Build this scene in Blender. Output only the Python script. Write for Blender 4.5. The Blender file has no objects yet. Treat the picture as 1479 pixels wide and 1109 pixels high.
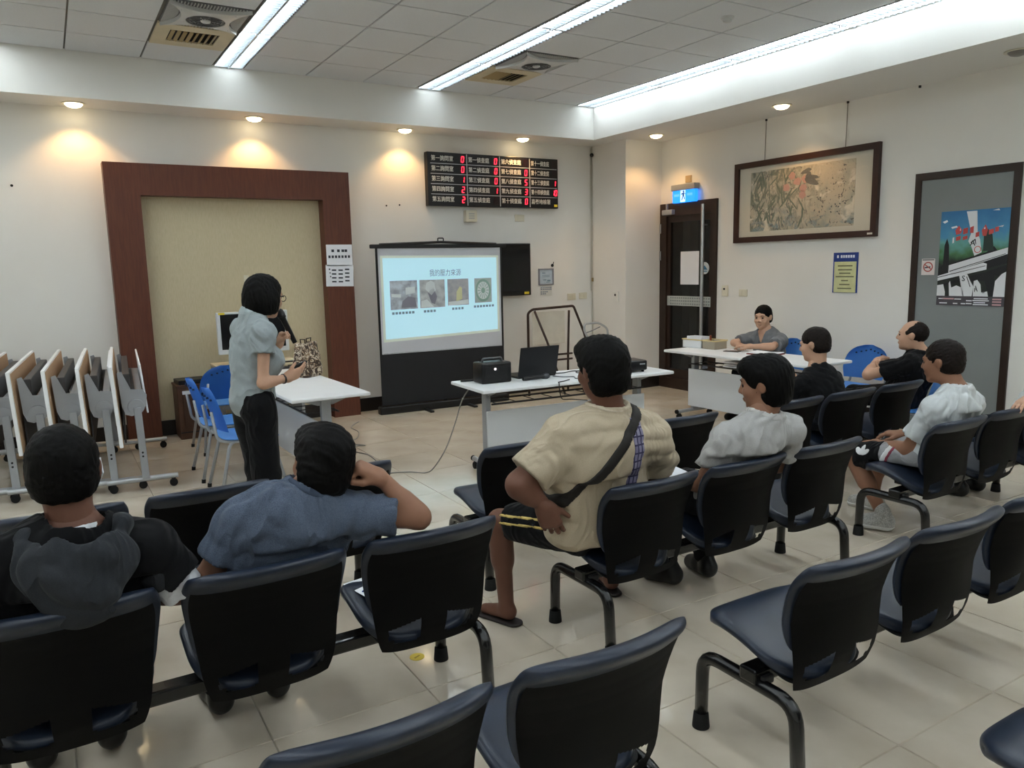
import bpy, bmesh, math, random
import numpy as np
from mathutils import Vector, Matrix, Euler

# ------------------------------------------------------------------ camera
YAW, PITCH, ROLL, FPX = math.radians(30.959), math.radians(8.7196), math.radians(-1.2406), 1104.5
sc = bpy.context.scene
col = sc.collection
cam_d = bpy.data.cameras.new('camera'); cam = bpy.data.objects.new('camera', cam_d); col.objects.link(cam)
_f = Vector((math.sin(YAW)*math.cos(PITCH), math.cos(YAW)*math.cos(PITCH), -math.sin(PITCH)))
_r = Vector((math.cos(YAW), -math.sin(YAW), 0)); _u = _r.cross(_f)
_r2 = _r*math.cos(ROLL)+_u*math.sin(ROLL); _u2 = -_r*math.sin(ROLL)+_u*math.cos(ROLL)
M = Matrix.Identity(4)
for i in range(3):
    M[i][0] = _r2[i]; M[i][1] = _u2[i]; M[i][2] = -_f[i]
M[0][3], M[1][3], M[2][3] = 0, 0, 1.65
cam.matrix_world = M
cam_d.sensor_fit = 'HORIZONTAL'; cam_d.sensor_width = 36.0; cam_d.lens = FPX/1479*36.0
cam_d.clip_start = .05; cam_d.clip_end = 100
sc.camera = cam
# ------------------------------------------------------------------ world, exposure
wd = bpy.data.worlds.new('world'); sc.world = wd; wd.use_nodes = True
wd.node_tree.nodes['Background'].inputs[0].default_value = (.75, .82, .9, 1)
wd.node_tree.nodes['Background'].inputs[1].default_value = .15
sc.view_settings.view_transform = 'Standard'; sc.view_settings.look = 'None'
sc.view_settings.gamma = 1; sc.view_settings.use_curve_mapping = False
sc.view_settings.exposure = EXPOSURE = 0.47
TUBE = 15.0          # fluorescent tube radiance
SPOT = 15.0           # warm downlight watts
# ------------------------------------------------------------------ room numbers
FY, RX, RY, ZS, ZC, SX, SY, CX, FF = 8.525, 7.046, 7.815, 3.214, 3.608, 6.116, 8.049, 6.44, 8.348
LX, BY = -4.6, -4.4
rng = random.Random(7)
R = math.radians

# ------------------------------------------------------------------ materials
def lin(c):
    return tuple((x/12.92 if x <= .04045 else ((x+.055)/1.055)**2.4) for x in c)
def hexc(h):
    h = h.lstrip('#'); return lin(tuple(int(h[i:i+2], 16)/255 for i in (0, 2, 4)))
MATS = {}
def mat(name, color, rough=.6, metal=0., spec=.5, var=0., vscale=6., color2=None, bump=0., bscale=40., detail=4., stretch=None, emit=None, estr=0., coat=0., trans=0., alpha=1., sheen=0., ior=1.45):
    """procedural principled material: noise between two colours, optional noise bump"""
    if name in MATS: return MATS[name]
    m = bpy.data.materials.new(name); m.use_nodes = True; nt = m.node_tree
    b = nt.nodes['Principled BSDF']
    c = hexc(color) if isinstance(color, str) else color
    b.inputs['Roughness'].default_value = rough; b.inputs['Metallic'].default_value = metal
    b.inputs['Specular IOR Level'].default_value = spec; b.inputs['IOR'].default_value = ior
    b.inputs['Coat Weight'].default_value = coat; b.inputs['Transmission Weight'].default_value = trans
    b.inputs['Sheen Weight'].default_value = sheen
    b.inputs['Base Color'].default_value = (*c, 1)
    if alpha < 1: b.inputs['Alpha'].default_value = alpha
    if emit:
        b.inputs['Emission Color'].default_value = (*(hexc(emit) if isinstance(emit, str) else emit), 1)
        b.inputs['Emission Strength'].default_value = estr
    tc = None
    if var > 0 or color2 or bump > 0:
        tc = nt.nodes.new('ShaderNodeTexCoord'); mp = nt.nodes.new('ShaderNodeMapping')
        nt.links.new(tc.outputs['Object'], mp.inputs['Vector'])
        if stretch: mp.inputs['Scale'].default_value = stretch
    if var > 0 or color2:
        n = nt.nodes.new('ShaderNodeTexNoise'); n.inputs['Scale'].default_value = vscale; n.inputs['Detail'].default_value = detail
        nt.links.new(mp.outputs[0], n.inputs['Vector'])
        rp = nt.nodes.new('ShaderNodeValToRGB')
        c2 = (hexc(color2) if isinstance(color2, str) else color2) if color2 else tuple(min(1, x*(1+var)) for x in c)
        c1 = c if color2 else tuple(x*(1-var) for x in c)
        rp.color_ramp.elements[0].position = .35; rp.color_ramp.elements[1].position = .65
        rp.color_ramp.elements[0].color = (*c1, 1); rp.color_ramp.elements[1].color = (*c2, 1)
        nt.links.new(n.outputs['Fac'], rp.inputs[0]); nt.links.new(rp.outputs[0], b.inputs['Base Color'])
    if bump > 0:
        n2 = nt.nodes.new('ShaderNodeTexNoise'); n2.inputs['Scale'].default_value = bscale; n2.inputs['Detail'].default_value = 3
        nt.links.new(mp.outputs[0], n2.inputs['Vector'])
        bp = nt.nodes.new('ShaderNodeBump'); bp.inputs['Strength'].default_value = bump; bp.inputs['Distance'].default_value = .01
        nt.links.new(n2.outputs['Fac'], bp.inputs['Height']); nt.links.new(bp.outputs[0], b.inputs['Normal'])
    MATS[name] = m
    return m
wall_m = mat('wall_paint', '#e9e7e0', .75, var=.015, vscale=1.5, bump=.05, bscale=180, spec=.3)
ceil_m = mat('ceiling_tile', '#dadddf', .9, var=.03, vscale=140, bump=.12, bscale=220, spec=.2)
grid_m = mat('ceiling_grid_metal', '#5c5b58', .6)
soff_m = mat('soffit_paint', '#e6e5df', .75, var=.012, vscale=1.5, spec=.3)
floor_m = mat('porcelain_tile', '#d4c9b7', .085, var=.045, vscale=3.2, spec=.7, color2='#c8bca8', bump=.012, bscale=8)
grout_m = mat('grout', '#a39c90', .8)
red_m = mat('red_brown_wood', '#643623', .45, var=.12, vscale=5, stretch=(14, 14, 1.2), color2='#582d1d', bump=.03, bscale=60)
niche_m = mat('beige_wall_fabric', '#d3c6a6', .9, var=.05, vscale=30, stretch=(6, 6, .6), color2='#cabd9b', bump=.1, bscale=150)
base_m = mat('dark_baseboard', '#1d1917', .35)
white_m = mat('white_laminate', '#e9ebec', .35, var=.01)
edge_m = mat('white_edge_band', '#f0f2f4', .4)
grey_m = mat('grey_powder_coat', '#a2a6aa', .45, metal=.25, var=.03)
silver_m = mat('silver_tube', '#b9bdc0', .35, metal=.6)
dark_m = mat('dark_steel', '#2a2a2c', .5, metal=.3)
black_m = mat('black_plastic', '#141415', .38, var=.05, bump=.05, bscale=300)
shell_m = mat('black_chair_shell', '#0d0d0e', .5, bump=.06, bscale=420, spec=.25)
vinyl_m = mat('dark_blue_vinyl', '#1c2432', .32, color2='#222b3b', vscale=7, bump=.05, bscale=260, spec=.5)
tube_black_m = mat('black_gloss_tube', '#0d0d0e', .25, coat=.3)
rubber_m = mat('black_rubber', '#0c0c0c', .8)
blue_m = mat('blue_chair_plastic', '#5294e2', .4, var=.03, spec=.4)
brown_m = mat('dark_brown_frame', '#2f2119', .4, var=.08, vscale=8)
glass_m = mat('tinted_glass', '#1d2020', .03, alpha=.42, spec=.8)
steel_m = mat('brushed_steel', '#c3c5c6', .28, metal=.9)
paper_m = mat('white_paper', '#eef0f4', .8)
ink_m = mat('print_ink', '#3a3f47', .8)
ink2_m = mat('faint_print_ink', '#8d949c', .8)
cream_m = mat('cream_plastic', '#d9d3bd', .5)
pvc_m = mat('painted_conduit', '#d4d1c4', .6)
led_m = mat('led_red', '#ff2222', .5, emit=(1, .02, .05), estr=2.6)
lettering_m = mat('white_board_lettering', '#e9e6dd', .6)
yellow_m = mat('yellow_label', '#e8cf3a', .6)

# ------------------------------------------------------------------ mesh helpers
class MB:
    """collects simple solids into one mesh"""
    def __init__(s): s.v = []; s.f = []
    def add(s, verts, faces):
        o = len(s.v); s.v += [tuple(v) for v in verts]; s.f += [tuple(i+o for i in f) for f in faces]; return s
    def box(s, c, d, rot=None):
        x, y, z = d[0]/2, d[1]/2, d[2]/2
        vs = [Vector((a*x, b*y, e*z)) for a in (-1, 1) for b in (-1, 1) for e in (-1, 1)]
        if rot is not None:
            m = Euler(rot).to_matrix() if not isinstance(rot, Matrix) else rot
            vs = [m @ v for v in vs]
        vs = [v+Vector(c) for v in vs]
        return s.add(vs, [(0, 1, 3, 2), (4, 6, 7, 5), (0, 4, 5, 1), (2, 3, 7, 6), (0, 2, 6, 4), (1, 5, 7, 3)])
    def span(s, a, b):
        return s.box([(p+q)/2 for p, q in zip(a, b)], [abs(q-p) for p, q in zip(a, b)])
    def rbox(s, c, d, r=.01, seg=2, rot=None):
        bm = bmesh.new(); bmesh.ops.create_cube(bm, size=1)
        for v in bm.verts: v.co = Vector((v.co.x*d[0], v.co.y*d[1], v.co.z*d[2]))
        bmesh.ops.bevel(bm, geom=bm.edges[:]+bm.verts[:], offset=min(r, min(d)*.49), segments=seg, affect='EDGES', profile=.5)
        m = Euler(rot).to_matrix() if rot is not None else Matrix.Identity(3)
        bm.verts.index_update()
        s.add([m @ v.co+Vector(c) for v in bm.verts], [[v.index for v in f.verts] for f in bm.faces]); bm.free(); return s
    def prism(s, pts, z0, z1, mtx=None):
        """polygon in xy extruded in z"""
        n = len(pts); m = mtx or Matrix.Identity(4)
        vs = [m @ Vector((p[0], p[1], z0)) for p in pts]+[m @ Vector((p[0], p[1], z1)) for p in pts]
        fs = [tuple(range(n-1, -1, -1)), tuple(range(n, 2*n))]+[(i, (i+1) % n, n+(i+1) % n, n+i) for i in range(n)]
        return s.add(vs, fs)
    def tube(s, pts, r, seg=10, caps=True, closed=False):
        pts = [Vector(p) for p in pts]; n = len(pts); rs = r if isinstance(r, (list, tuple)) else [r]*n
        rings = []; up = None
        for i, p in enumerate(pts):
            if closed: t = pts[(i+1) % n]-pts[i-1]
            else: t = (pts[min(i+1, n-1)]-pts[max(i-1, 0)])
            t.normalize()
            if up is None:
                up = Vector((0, 0, 1)) if abs(t.z) < .9 else Vector((1, 0, 0))
            a = (up - t*up.dot(t)).normalized(); b = t.cross(a); up = a
            rings.append([p+(a*math.cos(2*math.pi*k/seg)+b*math.sin(2*math.pi*k/seg))*rs[i] for k in range(seg)])
        o = len(s.v)
        for rg in rings: s.v += [tuple(q) for q in rg]
        m = n if closed else n-1
        for i in range(m):
            for k in range(seg):
                j = (i+1) % n
                s.f.append((o+i*seg+k, o+i*seg+(k+1) % seg, o+j*seg+(k+1) % seg, o+j*seg+k))
        if caps and not closed:
            s.f.append(tuple(o+k for k in range(seg-1, -1, -1))); s.f.append(tuple(o+(n-1)*seg+k for k in range(seg)))
        return s
    def cyl(s, a, b, r, seg=16, r2=None):
        return s.tube([a, b], [r, r if r2 is None else r2], seg)
    def lathe(s, prof, seg=24, c=(0, 0, 0), axis='z', caps=True):
        o = len(s.v); n = len(prof)
        for (rr, h) in prof:
            for k in range(seg):
                a = 2*math.pi*k/seg; x, y = rr*math.cos(a), rr*math.sin(a)
                p = {'z': (x, y, h), 'y': (x, h, y), 'x': (h, x, y)}[axis]
                s.v.append((p[0]+c[0], p[1]+c[1], p[2]+c[2]))
        for i in range(n-1):
            for k in range(seg):
                s.f.append((o+i*seg+k, o+i*seg+(k+1) % seg, o+(i+1)*seg+(k+1) % seg, o+(i+1)*seg+k))
        if caps: s.f.append(tuple(o+k for k in range(seg-1, -1, -1))); s.f.append(tuple(o+(n-1)*seg+k for k in range(seg)))
        return s
    def build(s, name, m, parent=None, smooth=False, fix=True):
        me = bpy.data.meshes.new(name); me.from_pydata(s.v, [], s.f); me.validate()
        if fix:
            bm = bmesh.new(); bm.from_mesh(me); bmesh.ops.recalc_face_normals(bm, faces=bm.faces[:]); bm.to_mesh(me); bm.free()
        if smooth == True: me.shade_smooth()
        o = bpy.data.objects.new(name, me); col.objects.link(o)
        if m: me.materials.append(m)
        if smooth == 'auto':
            me.shade_smooth()
            me.set_sharp_from_angle(angle=R(38))
        if parent is not None: o.parent = parent
        return o
def fillet(pts, rad, n=5):
    """round the inner corners of a polyline"""
    pts = [Vector(p) for p in pts]; out = [pts[0]]
    for i in range(1, len(pts)-1):
        a, b, c = pts[i-1], pts[i], pts[i+1]
        d1, d2 = (a-b), (c-b); l = min(rad, d1.length*.49, d2.length*.49); p, q = b+d1.normalized()*l, b+d2.normalized()*l
        for k in range(n+1):
            t = k/n; out.append(p*(1-t)**2+b*2*t*(1-t)+q*t*t)
    out.append(pts[-1]); return out
def tag(o, label=None, cat=None, group=None, kind=None):
    if label: o['label'] = label
    if cat: o['category'] = cat
    if group: o['group'] = group
    if kind: o['kind'] = kind
    return o
def thing(name, loc=(0, 0, 0), rz=0., label=None, cat=None, group=None, rot=None):
    o = bpy.data.objects.new(name, None); o.empty_display_size = .1; col.objects.link(o)
    o.location = loc; o.rotation_euler = rot if rot else (0, 0, rz)
    return tag(o, label, cat, group)
def struct(o): o['kind'] = 'structure'; return o
def copy_tree(o, parent=None):
    c = o.copy(); col.objects.link(c); c.parent = parent
    for ch in list(o.children): copy_tree(ch, c)
    return c
ROT_F = (R(90), 0, 0)               # local xy -> front wall (x right, y up, z out)
ROT_R = (R(90), 0, R(-90))          # local xy -> right wall
def text(body, size, m, parent, loc, width=None, depth=.002, name='lettering', align='CENTER', rot=(0, 0, 0), bold=0.):
    c = bpy.data.curves.new(name, 'FONT'); c.body = body; c.size = size; c.align_x = align; c.align_y = 'CENTER'; c.extrude = depth; c.resolution_u = 2; c.offset = bold
    o = bpy.data.objects.new(name, c); col.objects.link(o); bpy.context.view_layer.update()
    me = bpy.data.meshes.new_from_object(o.evaluated_get(bpy.context.evaluated_depsgraph_get())); bpy.data.objects.remove(o)
    if width:
        xs = [v.co.x for v in me.vertices]; w = max(xs)-min(xs); k = width/w
        for v in me.vertices: v.co.x *= k
    o = bpy.data.objects.new(name, me); col.objects.link(o); me.materials.clear(); me.materials.append(m); o.parent = parent; o.location = loc; o.rotation_euler = rot
    return o
def rect(mb, x, y, w, h, z0, z1): return mb.box((x, y, (z0+z1)/2), (w, h, abs(z1-z0)))
# =================================================================== ROOM SHELL
struct(MB().span((LX-.15, BY-.15, -.12), (RX+2.2, FY+.15, -.006)).build('floor', grout_m))
floor_o = bpy.data.objects['floor']
TS, TX0, TY0 = .605, 1.745, 2.600
def tile_mesh(w, d, t, name, m):
    mb = MB(); e = .0025
    mb.add([(0, 0, 0), (w, 0, 0), (w, d, 0), (0, d, 0), (e, e, t), (w-e, e, t), (w-e, d-e, t), (e, d-e, t)],
           [(0, 3, 2, 1), (4, 5, 6, 7), (0, 1, 5, 4), (1, 2, 6, 5), (2, 3, 7, 6), (3, 0, 4, 7)])
    me = bpy.data.meshes.new(name); me.from_pydata(mb.v, [], mb.f); me.materials.append(m); return me
GAP = .0025
def lay_tiles(x0, x1, y0, y1, z, name, m, parent, xs, ys, pitch, gap, thick, skip=None):
    cache = {}; n = 0
    nx0, nx1 = math.floor((x0-xs)/pitch), math.ceil((x1-xs)/pitch); ny0, ny1 = math.floor((y0-ys)/pitch), math.ceil((y1-ys)/pitch)
    for i in range(nx0, nx1):
        for j in range(ny0, ny1):
            a, b = max(xs+i*pitch, x0)+gap/2, min(xs+(i+1)*pitch, x1)-gap/2
            c, d = max(ys+j*pitch, y0)+gap/2, min(ys+(j+1)*pitch, y1)-gap/2
            if b-a < .03 or d-c < .03: continue
            if skip and skip((a+b)/2, (c+d)/2): continue
            k = (round(b-a, 3), round(d-c, 3))
            if k not in cache: cache[k] = tile_mesh(k[0], k[1], thick, name, m)
            o = bpy.data.objects.new(name, cache[k]); col.objects.link(o); o.parent = parent; o.location = (a, c, z); n += 1
    return n
# floor tiles in view one by one, the unseen rest of the floor joined
lay_tiles(-1.9, RX, .18, FY, -.006, 'floor_tile', floor_m, floor_o, TX0, TY0, TS, GAP, .006)
rest = MB()
for i in range(-12, 12):
    for j in range(-13, 14):
        a, b = max(TX0+i*TS, LX)+GAP/2, min(TX0+(i+1)*TS, RX)-GAP/2
        c, d = max(TY0+j*TS, BY)+GAP/2, min(TY0+(j+1)*TS, FY)-GAP/2
        if b-a < .03 or d-c < .03: continue
        if b > -1.9 and d > .18+.01:
            if a < -1.9: b = min(b, -1.9-GAP/2)
            elif c < .18: d = min(d, .18-GAP/2)
            else: continue
            if b-a < .03 or d-c < .03: continue
        rest.span((a, c, -.006), (b, d, 0))
o = rest.build('floor_tile_field', floor_m, floor_o); o['kind'] = 'stuff'

# ceiling grid and tiles
CLX, CBY = LX+.93, BY+.5
cm = MB().span((CLX, CBY, ZC+.10), (SX+.2, SY+.2, ZC+.2))
_x = CLX
for (a_, b_) in [(-2.73, -2.45), (-.56, -.29), (1.572, 1.828), (3.697, 3.953), (5.847, 6.103)]:
    cm.span((_x, CBY, ZC+.012), (a_-.004, SY+.2, ZC+.03)); _x = b_+.004
cm.span((_x, CBY, ZC+.012), (SX+.2, SY+.2, ZC+.03))
struct(cm.build('ceiling', grid_m))
ceil_o = bpy.data.objects['ceiling']
XL = [.93, 1.539]                    # tile lines
ROWS = [(1.572, 1.828), (3.697, 3.953), (5.847, 6.103)]   # light rows in view, x spans
bands = [(.934-2*.605, .934), (.934, 1.560), (1.840, 2.454), (2.454, 3.063), (3.063, 3.675), (3.975, 4.595), (4.595, 5.210), (5.210, 5.830)]
YL = [8.049, 7.475, 6.860, 6.255, 5.645, 5.035, 4.43, 3.82, 3.21]
FANS = [(.934, 1.560, 6.255, 7.475), (3.975, 4.595, 6.255, 7.475)]
cache = {}
def ctile(a, b, c, d):
    for (fa, fb, fc, fd) in FANS:
        if fa-.02 < (a+b)/2 < fb+.02 and fc < (c+d)/2 < fd: return
    k = (round(b-a-.012, 3), round(d-c-.012, 3))
    if k not in cache:
        me = tile_mesh(k[0], k[1], -.012, 'ceiling_tile', ceil_m); cache[k] = me
    o = bpy.data.objects.new('ceiling_tile', cache[k]); col.objects.link(o); o.parent = ceil_o; o.location = (a+.006, c+.006, ZC+.014)
for (a, b) in bands:
    n = max(1, round((b-a)/.605))
    for q in range(n):
        for j in range(len(YL)-1): ctile(a+(b-a)*q/n, a+(b-a)*(q+1)/n, YL[j+1], YL[j])
# the unseen part of the ceiling, tiles joined
rest = MB()
x = -3.67
xs_all = [(-3.67, -3.065), (-3.065, -2.73), (-2.45, -1.49), (-1.49, -.885), (-.885, -.56)]
def fill(a, b, y0, y1):
    y = y1
    while y > y0+.05:
        yy = max(y-.605, y0); rest.span((a+.006, yy+.006, ZC+.002), (b-.006, y-.006, ZC+.014)); y = yy
for a, b in xs_all: fill(a, b, CBY, 8.049)
for a, b in bands:
    n = max(1, round((b-a)/.605))
    for q in range(n): fill(a+(b-a)*q/n, a+(b-a)*(q+1)/n, CBY, 3.21)
fill(-.28-.02, .934-1.21, CBY, 8.049)
o = rest.build('ceiling_tile_field', ceil_m, ceil_o); o['kind'] = 'stuff'

# soffits (dropped edge of the ceiling)
struct(MB().span((LX, SY, ZS), (RX, FY, ZC+.2)).build('trim_1', soff_m))
struct(MB().span((SX, BY, ZS), (RX, SY, ZC+.2)).build('trim_2', soff_m))
struct(MB().span((LX, BY, ZS), (CLX, SY, ZC+.2)).build('trim_3', soff_m))
struct(MB().span((CLX, BY, ZS), (SX, CBY, ZC+.2)).build('trim_4', soff_m))
# walls
struct(MB().span((LX-.15, FY, 0), (RX+.15, FY+.15, ZC+.2)).build('wall_front', wall_m))
DY0, DY1, DZ = 6.802, 7.805, 2.414          # glass door opening
w = MB(); w.span((RX, BY-.15, 0), (RX+.15, DY0, ZC+.2)); w.span((RX, DY0, DZ), (RX+.15, FY, ZC+.2)); w.span((RX, DY1+.004, 0), (RX+.15, FY, DZ))
struct(w.build('wall_right', wall_m))
struct(MB().span((CX, RY, 0), (RX, FY, ZS)).build('wall_return', wall_m))
struct(MB().span((LX-.15, BY-.15, 0), (LX, FY, ZC+.2)).build('wall_left', wall_m))
struct(MB().span((LX, BY-.15, 0), (RX, BY, ZC+.2)).build('wall_back', wall_m))
# corridor behind the glass door
corr_m = mat('corridor_grey', '#55544f', .8)
w = MB(); w.span((RX+2.0, 5.6, 0), (RX+2.1, 9.0, 2.7)); w.span((RX+.15, 8.9, 0), (RX+2.1, 9.0, 2.7)); w.span((RX+.15, 5.5, 0), (RX+2.1, 5.6, 2.7)); w.span((RX+.15, 5.5, 2.7), (RX+2.1, 9.0, 2.8))
struct(w.build('wall_corridor', corr_m))
struct(MB().span((RX+.9, 8.2, 0), (RX+1.05, 8.35, 2.69)).build('trim_6', mat('corridor_post', '#8b8a83', .7)))
# baseboards
BH = .155
struct(MB().span((LX, FY-.015, 0), (.558, FY, BH)).build('baseboard_front', base_m))
struct(MB().span((2.964, FY-.015, 0), (CX, FY, BH)).build('baseboard_front_right', base_m))
struct(MB().span((.863, FY-.03, 0), (2.659, FY-.015, BH)).build('baseboard_niche', base_m))
struct(MB().span((CX-.015, RY-.015, 0), (CX, FY-.015, BH)).span((CX, RY-.015, 0), (RX, RY, BH)).build('baseboard_return', base_m))
struct(MB().span((RX-.015, 4.325, 0), (RX, DY0, BH)).span((RX-.015, BY, 0), (RX, 3.40, BH)).build('baseboard_right', base_m))
# red-brown portal with the fabric panel
p = MB(); p.span((.558, FF, 0), (.863, FY-.001, 2.713)); p.span((2.659, FF, 0), (2.964, FY-.001, 2.713)); p.span((.863, FF, 2.412), (2.659, FY-.001, 2.713))
struct(p.build('trim_5', red_m))
struct(MB().span((.863, FY-.015, 0), (2.659, FY-.001, 2.412)).build('wall_niche', niche_m))

# ------------------------------------------------------------------ downlights
warm = (1.0, .57, .22)
lampglow_m = mat('warm_lamp_face', '#fff3d6', .5, emit=(1., .80, .48), estr=9)
lampoff_m = mat('lamp_face_off', '#8c8a86', .4)
ring_m = mat('lamp_ring', '#cfc9b8', .4)
DL = [(.372, 8.313, 'between the portal corner and the stacked tables'), (1.986, 8.33, 'above the red-brown portal'), (3.653, 8.33, 'beside the digital board'), (5.219, 8.313, 'above the digital board'),
      (6.605, 7.43, 'in the corner by the glass door'), (6.585, 5.517, 'above the framed painting')]
def downlight(x, y, label, on=True):
    t = thing('downlight', (x, y, ZS), 0, label, 'downlight', 'downlights in the soffit')
    MB().lathe([(.074, -.001), (.098, -.001), (.10, -.008), (.076, -.009), (.074, -.006), (.074, -.001)], 28, caps=False).build('ring', ring_m, t, smooth='auto')
    b = MB().lathe([(.0, -.040), (.03, -.038), (.055, -.030), (.070, -.016), (.0745, -.002), (.0, -.001)], 28, caps=False).build('lamp_face', lampglow_m if on else lampoff_m, t)
    if on:
        ld = bpy.data.lights.new('lamp_light', 'SPOT'); ld.energy = SPOT; ld.color = warm; ld.spot_size = R(118); ld.spot_blend = .55; ld.shadow_soft_size = .04
        lo = bpy.data.objects.new('lamp_light', ld); col.objects.link(lo); lo.parent = t; lo.location = (0, 0, -.06)
for x, y, w_ in DL: downlight(x, y, 'lit warm round downlight '+w_)
downlight(6.60, 3.29, 'unlit round downlight above the poster door', False)
# ------------------------------------------------------------------ fluorescent fixtures
tube_m = mat('fluorescent_tube', '#ffffff', .5, emit=(.87, .955, 1.0), estr=TUBE*1.04)
refl_m = mat('fixture_reflector', '#e8eaec', .25, metal=.5)
blade_m = mat('louvre_blade', '#9fa5a9', .35, metal=.5)
def fixture_meshes(w, L, fine=True):
    t = thing('ceiling_light', (0, 0, ZC))
    h = .07
    b = MB(); b.span((-w/2, -L/2, .05), (w/2, L/2, .06)); 
    for s in (-1, 1): b.span((s*w/2, -L/2, .0), (s*(w/2-.006), L/2, .05)); b.span((-w/2, s*L/2, .0), (w/2, s*(L/2-.006), .05))
    b.build('housing', refl_m, t)
    for s in (-1, 1): MB().cyl((s*w/4, -L/2+.02, .026), (s*w/4, L/2-.02, .026), .014, 10).build('tube', tube_m, t, smooth=True)
    if fine:
        MB().box((0, 0, .006), (.016, L-.012, .042)).build('spine', blade_m, t)
        for s in (-1, 1):
            n = int(L/.05)
            for k in range(1, n): MB().box((s*w/4, -L/2+k*L/n, -.002), (w/2-.014, .006, .026)).build('louvre', blade_m, t)
    return t
segY = [8.03-1.205*k for k in range(10)]
first = {}
GL = 'ceiling lights in rows'
for ri, (x0, x1) in enumerate([(-2.73, -2.45), (-.56, -.29)]+ROWS):
    w = .255
    for k in range(9):
        cx, cy = (x0+x1)/2, (segY[k]+segY[k+1])/2
        fine = ri >= 2 and k < 4
        key = fine
        if key not in first: o = first[key] = fixture_meshes(w, 1.195, fine)
        else: o = copy_tree(first[key])
        o.location = (cx, cy, ZC)
        ordn = ['first', 'second', 'third', 'fourth', 'fifth', 'sixth', 'seventh', 'eighth', 'ninth'][k]
        lab = ['lit ceiling light in the row along the left wall', 'lit ceiling light in the row left of the ceiling fan', 'lit louvred ceiling light in the row above the portal', 'lit louvred ceiling light in the row above the projection screen', 'lit louvred ceiling light in the row along the right soffit'][ri]
        tag(o, lab+', '+ordn+' from the front', 'ceiling light', 'twin-tube ceiling lights')
# ------------------------------------------------------------------ ceiling fan + diffuser units
fanw_m = mat('fan_white_plastic', '#c9cac8', .4)
fangrey_m = mat('fan_grille_grey', '#6d6e70', .6)
hole_m = mat('dark_opening', '#1a1a1a', .9)
diff_m = mat('aged_diffuser', '#cdc3a5', .6, var=.04)
diffd_m = mat('aged_diffuser_slat', '#a08d63', .6)
def fan(xa, xb, yb, label):
    cx, cy, s = (xa+xb)/2, yb-.305, .29
    t = thing('ceiling_fan', (cx, cy, ZC), 0, label, 'ceiling fan', 'recessed ceiling fans')
    MB().span((-s, -s, .0), (s, s, .012)).build('back_plate', fangrey_m, t)
    # four-pointed star frame: concave sides
    pts = []
    for q in range(4):
        a0 = (-1 if q in (0, 3) else 1, -1 if q < 2 else 1); a1 = (-1 if (q+1) % 4 in (0, 3) else 1, -1 if (q+1) % 4 < 2 else 1)
        for k in range(8):
            u = k/8; px_, py_ = a0[0]+(a1[0]-a0[0])*u, a0[1]+(a1[1]-a0[1])*u
            inn = .62*math.sin(math.pi*u)**.8*.62
            nx, ny = (0, -1) if q == 0 else ((1, 0) if q == 1 else ((0, 1) if q == 2 else (-1, 0)))
            pts.append((s*(px_-nx*inn), s*(py_-ny*inn)))
    ringpts = [(s*.5*math.cos(2*math.pi*(k+20)/32), s*.5*math.sin(2*math.pi*(k+20)/32)) for k in range(32)]
    mb = MB(); n = len(pts)
    for z in (-.03, -.002):
        mb.v += [(x, y, z) for x, y in pts]; mb.v += [(x, y, z-.012 if z < -.01 else z) for x, y in ringpts]
    for k in range(n):
        k2 = (k+1) % n
        mb.f += [(k, k2, n+k2, n+k), (2*n+k, 3*n+k, 3*n+k2, 2*n+k2), (k, 2*n+k, 2*n+k2, k2), (n+k, n+k2, 3*n+k2, 3*n+k)]
    mb.build('star_frame', fanw_m, t, smooth='auto')
    g = MB()
    for rr in (.05, .085, .115, .142): g.tube([(rr*math.cos(2*math.pi*k/28), rr*math.sin(2*math.pi*k/28), -.034) for k in range(28)], .003, 6, closed=True)
    for k in range(12): a = 2*math.pi*k/12; g.tube([(.03*math.cos(a), .03*math.sin(a), -.036), (.143*math.cos(a), .143*math.sin(a), -.032)], .0025, 5)
    g.build('round_grille', fangrey_m, t)
    MB().lathe([(.0, -.05), (.03, -.048), (.038, -.04), (.038, -.005)], 20).build('hub', fanw_m, t, smooth='auto')
    for side in (0, 1, 2, 3):
        g = MB()
        for k in range(-11, 12):
            u = k/12; dp = .30*(1-u*u)
            if side in (0, 1): sg = -1 if side == 0 else 1; g.box((u*s*.95, sg*s*(1-dp/2-.02), -.006), (.006, s*dp+.004, .008))
            else: sg = -1 if side == 2 else 1; g.box((sg*s*(1-dp/2-.02), u*s*.95, -.006), (s*dp+.004, .006, .008))
        g.build('side_grille', fanw_m, t)
    for q in range(4):
        a = math.pi/4+q*math.pi/2; d = s*1.02
        MB().prism([(d*math.cos(a), d*math.sin(a)), (d*.8*math.cos(a+.12), d*.8*math.sin(a+.12)), (d*.8*math.cos(a-.12), d*.8*math.sin(a-.12))], -.034, -.028).build('vent_hole', fangrey_m, t)
def diffuser(xa, xb, ya, label):
    cx, cy, s = (xa+xb)/2, ya+.305, .30
    t = thing('air_diffuser', (cx, cy, ZC), 0, label, 'air vent', 'air diffusers beside the fans')
    mb = MB(); mb.span((-s, -s, -.006), (s, -.16, .012)); mb.span((-s, .16, -.006), (s, s, .012)); mb.span((-s, -.16, -.006), (-.19, .16, .012)); mb.span((.19, -.16, -.006), (s, .16, .012))
    mb.build('panel', diff_m, t)
    MB().span((-.19, -.16, .006), (.19, .16, .012)).build('throat', hole_m, t)
    for k in range(8):
        x = -.165+k*.047
        MB().box((x, 0, -.004), (.028, .31, .004), (0, R(28 if k < 4 else -28), 0)).build('slat', diffd_m, t)
fan(.934, 1.560, 6.86, 'white recessed ceiling fan beside the light row above the portal')
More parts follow.
